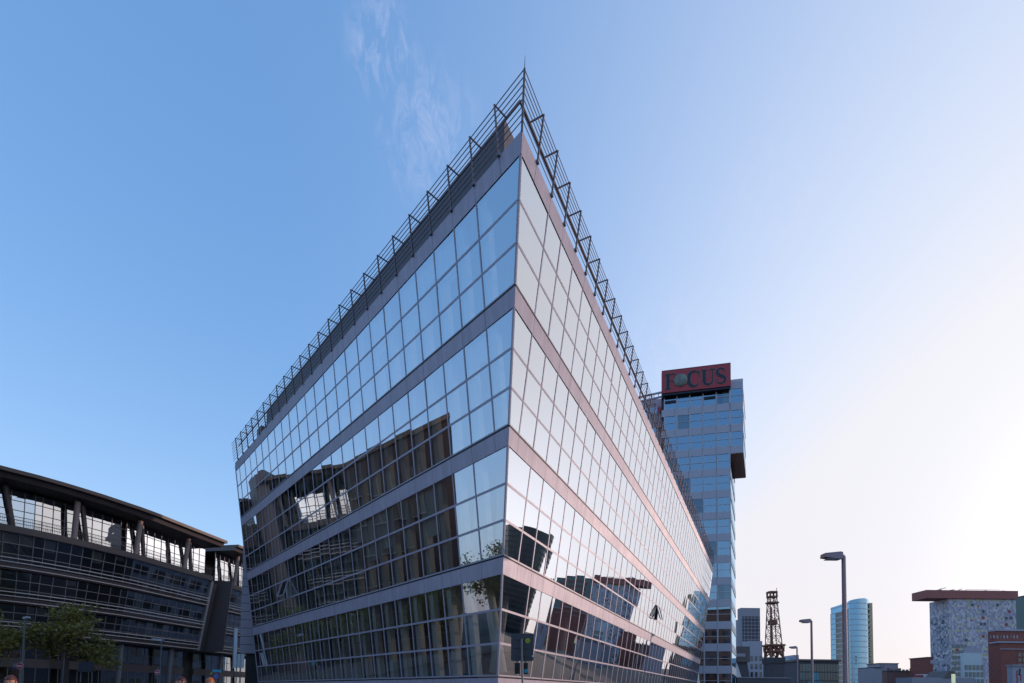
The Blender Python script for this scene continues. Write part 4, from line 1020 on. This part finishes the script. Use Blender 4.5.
# stepped red brick building
Y = 130.; a, c = at(985, 683, Y), at(1060, 631, Y)
T = thing('stepped_brick_building', 'dark red brick building in two steps with pale cornices at the right edge', 'building', (a.x+8, Y, 0))
z1 = at(1000, 631, Y).z; z2 = at(1010, 643, Y-3).z
b = MB(); b.box(at(988.5, 660, Y+2).x, c.x, Y, Y+2, 0, z1); b.build('upper_wall', M['brick'], T)
b = MB(); b.box(at(987.5, 631, Y+2).x, c.x, Y-.3, Y+2.2, z1+.003, z1+.5); b.build('cornice', M['greyl'], T)
b = MB(); x0 = at(1001, 660, Y-3).x; b.box(x0, c.x, Y-3, Y-.01, 0, z2); b.build('front_wall', M['brick'], T)
b = MB(); b.box(x0-.4, c.x, Y-3.3, Y-.31, z2+.003, z2+.4); b.build('cornice', M['greyl'], T)
b = MB(); z3 = at(1010, 649.5, Y-3).z; b.box(x0-.2, c.x, Y-3.2, Y-3.01, z3, z3+.2); b.build('string_course', M['greyl'], T)
for k in range(3):
    for i in range(5):
        q0 = at(989+i*2.6, 654+k*6.6, Y); 
        if q0.x+.5 < x0:
            bb = MB(); bb.box(q0.x, q0.x+.3, Y-.07, Y-.01, q0.z-.6, q0.z+.4); bb.build('window', M['greyl'], T)
for i in range(9):
    q0 = at(990+i*3.3, 636.5, Y); bb = MB(); bb.box(q0.x, q0.x+.34, Y-.07, Y-.01, q0.z-.5, q0.z+.3); bb.build('window', M['greyl'] if i % 3 else M['dglass'], T)
for k in range(3):
    for i in range(3):
        q0 = at(1018+i*4.4, 653+k*5.2, Y-3); bb = MB(); bb.box(q0.x, q0.x+.85, Y-3.07, Y-3.01, q0.z-.95, q0.z); bb.build('window', M['dglass'], T)
# green grey tower behind, at the right edge
T, a, c = house('green_grey_block', 'green grey slab block peeping out behind the red roof at the right edge', 'building', 1017.5, 1110, 595.5, 222, mat('green_grey_cladding', (.15, .20, .19), .6), 8)
wins(T, (a.x+1.4, 221.97, c.z-12), (1, 0, 0), (0, 0, 1), (0, -1, 0), 16, 3, 3.1, 3.6, 2.0, 2.2, M['brick'])
# near low roofs and stalls at the lower right edge
Y = 70.; a, c = at(1013, 683, Y), at(1034, 666.5, Y)
T = thing('white_kiosk', 'small white kiosk with dark red marks at the lower right corner', 'kiosk', ((a.x+c.x)/2, Y, 0))
b = MB(); b.box(a.x, c.x, Y, Y+.8, 0, c.z); b.build('wall', M['greyl'], T); b = MB(); b.box(a.x-.1, c.x+.1, Y-.15, Y+.9, c.z+.003, c.z+.25); b.build('roof', M['greyb'], T)
for px, py, w_, h_ in ((1016.8, 674, .16, .55), (1019.5, 672, .2, .5), (1017.2, 680.5, .16, .45), (1020.6, 677.5, .14, .5)):
    q0 = at(px, py, Y); b = MB(); b.prism([(q0.x-w_, Y-.02, q0.z-h_), (q0.x+w_*.3, Y-.02, q0.z-h_), (q0.x+w_, Y-.02, q0.z+h_), (q0.x-w_*.3, Y-.02, q0.z+h_)], (0, .015, 0)); b.build('mark', pal[7] if w_ < .17 else M['letter'], T)
Y = 95.; a, c = at(912, 683, Y), at(975, 678, Y)
T = thing('long_shed', 'long low grey shed along the lower right edge', 'shed', ((a.x+c.x)/2, Y, 0)); b = MB(); b.box(a.x, c.x, Y, Y+4, 0, c.z); b.build('wall', M['greyb'], T)
b = MB(); q0 = at(943, 678, Y); b.prism([(q0.x, Y-.2, c.z+.003), (q0.x+2.2, Y-.2, c.z+.003), (q0.x+2.2, Y-.2, c.z+1.35), (q0.x+1.1, Y-.2, c.z+1.35)], (0, 4.4, 0)); b.build('roof', M['lbrown'], T)
q0, q1 = at(953.6, 683, 80), at(955.4, 674, 80)
T = thing('light_pillar', 'pale yellow green lit pillar before the long grey shed', 'light', ((q0.x+q1.x)/2, 80, 0))
b = MB(); b.box(q0.x-.04, q1.x+.04, 80, 80.4, 0, q0.z); b.build('base', M['greyd'], T)
b = MB(); b.box(q0.x, q1.x, 80.02, 80.38, q0.z+.003, q1.z); b.build('light_panel', mat('lit_panel', (.5, .55, .4), .5, emit=((.75, .85, .5), .3)), T)
q0, q1 = at(923.5, 677.5, 100), at(935.5, 674.3, 100)
T = thing('parked_van', 'white van roof with a reddish front seen above the grey shed', 'van', ((q0.x+q1.x)/2, 100, 0))
b = MB(); b.box(q0.x, q1.x, 100, 102, .9, q1.z+1.0-1.0); b.build('body', M['white'], T); b = MB(); b.box(q0.x-.35, q0.x-.003, 100.05, 101.95, .9, q1.z-.15); b.build('cab', pal[7], T)
for wx in (q0.x+.2, q1.x-.5): b = MB(); b.tube((wx, 99.98, .42), (wx, 100.25, .42), .4, n=16); b.build('wheel', M['dark'], T)
b = MB(); b.box(q0.x-.3, q1.x-.1, 100.1, 101.9, .45, .897); b.build('chassis', M['dark'], T)
# city beyond the right edge: it shows in the reflections of the right facade
T = thing('round_glass_office', 'dark round glass office tower that shows in the right facade reflection near the corner', 'tower', (339, 227, 0))
b = MB(); b.lathe((339, 227, 0), [(16, 0), (21.5, 84), (21.7, 86)], 36); b.build('glass_skin', mat('dark_tower_glass', (.02, .03, .035), .15, 0, .3, .1, spec=.6), T, smooth=False)
for k in range(19): b = MB(); b.lathe((339, 227, 5+k*4.2), [(16.2+(5+k*4.2)*.0655, 0), (16.25+(5+k*4.2)*.0655, 1.1)], 36); b.build('floor_band', M['greyd'], T)
rr_ = random.Random(8)
for i, (x, y, w_, h_, lab, mm) in enumerate(((190, 88, 22, 13, 'long brown brick warehouse beyond the right edge', 'brick2'), (196, 62, 20, 10, 'low grey warehouse beyond the right edge', 'greyb'), (160, 84, 12, 12, 'red brick warehouse beside the round dark tower', 'brick'), (120, 40, 12, 8, 'dark low quay house beyond the right edge', 'brick2'), (128, 78, 10, 7.5, 'low brick quay house with a flat roof beyond the right edge', 'brick'))):
    T = thing('quay_house', lab, 'building', (x, y, 0), 'quay houses in the reflections')
    b = MB(); b.box(x, x+12, y-w_/2, y+w_/2, 0, h_); b.build('wall', M[mm], T); b = MB(); b.box(x-.3, x+12.3, y-w_/2-.3, y+w_/2+.3, h_+.003, h_+.5); b.build('roof_edge', M['greyd'], T)
    wins(T, (x-.0, y-w_/2+1, 1.6), (0, 1, 0), (0, 0, 1), (-1, 0, 0), int(w_/3), max(1, int(h_/3.5)), 3, 3.3, 1.5, 1.8, M['dglass'])

T = thing('tan_house', 'pale tan house west of the street, seen only in the left facade reflection', 'building', (-82, 13, 0))
b = MB(); b.box(-92, -82, 4, 19, 0, 12.5); b.build('wall', mat('tan_render', (.13, .105, .085), .85), T); b = MB(); b.box(-92.3, -81.6, 3.6, 19.4, 12.503, 13.0); b.build('roof_edge', M['greyd'], T)
wins(T, (-82, 5, 2), (0, 1, 0), (0, 0, 1), (1, 0, 0), 5, 3, 2.8, 3.5, 1.5, 1.8, M['dglass'])
for i, (x0, x1, hh, lab) in enumerate(((-8, 22, 30, 'brown brick block behind the viewer, seen only in the tower glass'), (24, 48, 40, 'tall dark brick block behind the viewer, seen only in the tower glass'), (50, 76, 26, 'low dark brick block behind the viewer, seen only in the tower glass'))):
    T = thing('brick_block', lab, 'building', ((x0+x1)/2, -75, 0), 'blocks behind the viewer')
    b = MB(); b.box(x0, x1, -88, -75, 0, hh); b.build('wall', M['brick2'], T); b = MB(); b.box(x0-.3, x1+.3, -88.3, -74.7, hh+.003, hh+.6); b.build('roof_edge', M['greyd'], T)
    wins(T, (x0+1.5, -75, 2), (1, 0, 0), (0, 0, 1), (0, 1, 0), int((x1-x0)/4), min(9, int(hh/4)), 4, 3.8, 2, 2, M['dglass'])
# added sun blockers, hidden from the camera behind the glass building; they keep the low sun off the left street
T = thing('added_sun_blocker', 'added unseen block behind the glass building that shades the left street', 'building', (0, 95, 0))
b = MB(); b.box(-14, 8, 78, 124, 0, 29.0); b.build('wall', M['greyb'], T); b = MB(); b.box(-14.2, 8.2, 77.8, 124.2, 29.003, 29.3); b.build('roof_edge', M['greyd'], T)
b = MB(); b.box(-13.9, 7.9, 71, 82.3, 0, 38); b.build('tall_sun_blocker', M['greyd'], T)
wins(T, (-14.0, 82, 2), (0, 1, 0), (0, 0, 1), (-1, 0, 0), 10, 7, 3.5, 3.5, 2.2, 1.8, M['dglass'])

# ------------------------------------------------------------------ people at the lower left edge
skin = mat('skin', (.42, .20, .14), .5, 0, .08, 8); 
def person(px, py, Y, label, hair_c, coat_c, turn, seed, hair='short'):
    top = at(px, py, Y); hgt = top.z; s = hgt/1.78
    T = thing('person', label, 'person', (top.x, top.y, 0), 'passers-by')
    J = [((0, 0, .95), .15), ((0, 0, 1.2), .15), ((0, 0, 1.42), .14), ((0, .0, 1.52), .06), ((0, 0, 1.58), .06),
         ((.18, 0, 1.42), .07), ((.25, -.02, 1.15), .05), ((.26, -.12, .92), .042), ((.26, -.16, .83), .04),
         ((-.18, 0, 1.42), .07), ((-.25, .02, 1.15), .05), ((-.26, -.06, .92), .042), ((-.26, -.09, .83), .04),
         ((.09, 0, .88), .105), ((.10, -.06, .48), .075), ((.10, .02, .09), .05), ((.11, -.12, .04), .045),
         ((-.09, 0, .88), .105), ((-.10, .04, .48), .075), ((-.10, .14, .10), .05), ((-.11, .02, .04), .045)]
    Ed = [(0, 1), (1, 2), (2, 3), (3, 4), (2, 5), (5, 6), (6, 7), (7, 8), (2, 9), (9, 10), (10, 11), (11, 12), (0, 13), (13, 14), (14, 15), (15, 16), (0, 17), (17, 18), (18, 19), (19, 20)]
    me = bpy.data.meshes.new('body'); me.from_pydata([tuple(c_*s for c_ in j[0]) for j in J], Ed, [])
    o = bpy.data.objects.new('body', me); COL.objects.link(o); o.parent = T
    md = o.modifiers.new('skin', 'SKIN'); md.use_smooth_shade = True
    for i, v in enumerate(me.skin_vertices[0].data): v.radius = (J[i][1]*s, J[i][1]*s*.85); v.use_root = i == 0
    sd_ = o.modifiers.new('sub', 'SUBSURF'); sd_.levels = 1; sd_.render_levels = 2
    me.materials.append(mat('coat', coat_c, .8, 0, .15, 5))
    # head with face
    bm = bmesh.new(); bmesh.ops.create_uvsphere(bm, u_segments=24, v_segments=18, radius=1)
    for v in bm.verts:
        x, y, z = v.co
        y2, z2, x2 = y*.098, z*.118, x*.077
        if z < 0: x2 *= 1-.32*(-z)**1.5; y2 *= 1-.14*(-z)
        if y < -.85 and abs(z+.08) < .28 and abs(x) < .3: y2 -= .022*(1-abs(x)/.3)*(1-abs(z+.12)/.4)
        if y < -.6 and .05 < z < .3 and .25 < abs(x) < .6: y2 += .008
        v.co = (x2, y2, z2)
    hme = bpy.data.meshes.new('head'); bm.to_mesh(hme); bm.free(); hme.materials.append(skin); hme.polygons.foreach_set('use_smooth', [True]*len(hme.polygons))
    h = bpy.data.objects.new('head', hme); COL.objects.link(h); h.parent = T; h.location = (0, -.02*s, 1.655*s); h.scale = (s, s, s)
    def ell(name, loc, r, m):
        bm = bmesh.new(); bmesh.ops.create_uvsphere(bm, u_segments=12, v_segments=8, radius=1); q = bpy.data.meshes.new(name); bm.to_mesh(q); bm.free()
        q.materials.append(m); q.polygons.foreach_set('use_smooth', [True]*len(q.polygons)); e = bpy.data.objects.new(name, q); COL.objects.link(e); e.parent = h; e.location = loc; e.scale = r
    for sx_ in (-1, 1): ell('eye', (sx_*.031, -.083, .014), (.014, .008, .007), M['dark']); ell('ear', (sx_*.077, .0, -.005), (.014, .022, .03), skin)
    ell('mouth', (0, -.085, -.062), (.022, .008, .006), mat('lips', (.35, .10, .09), .5))
    # hair: a lumpy cap
    bm = bmesh.new(); bmesh.ops.create_uvsphere(bm, u_segments=28, v_segments=20, radius=1)
    rq = random.Random(seed); dele = []
    for v in bm.verts:
        x, y, z = v.co; lim = .28 if y < -.35 else (-.25 if y < .3 else -.75)
        if z < lim: dele.append(v); continue
        k = 1.10+.06*noise.noise(Vector((x, y, z))*4+Vector((seed, 0, 0)))
        v.co = (x*.079*k, y*.101*k+.004, z*.120*k)
    bmesh.ops.delete(bm, geom=dele, context='VERTS')
    q = bpy.data.meshes.new('hair'); bm.to_mesh(q); bm.free(); q.materials.append(mat('hair_tone', hair_c, .5, 0, .3, 30)); q.polygons.foreach_set('use_smooth', [True]*len(q.polygons))
    e = bpy.data.objects.new('hair', q); COL.objects.link(e); e.parent = T; e.location = h.location; e.scale = (s, s, s)
    mo = e.modifiers.new('thick', 'SOLIDIFY'); mo.thickness = .012
    T.rotation_euler = (0, 0, turn)
    return T
person(11.6, 675.3, 9.0, 'person with reddish brown hair at the lower left corner', (.10, .022, .012), (.05, .05, .07), R(20), 1)
person(182, 676.6, 11.0, 'person with dark red hair below the colonnade', (.055, .012, .012), (.06, .03, .04), R(-25), 2)
person(210.5, 677.5, 11.5, 'person with bright orange hair beside the round blue sign', (.50, .13, .02), (.12, .08, .06), R(15), 3)
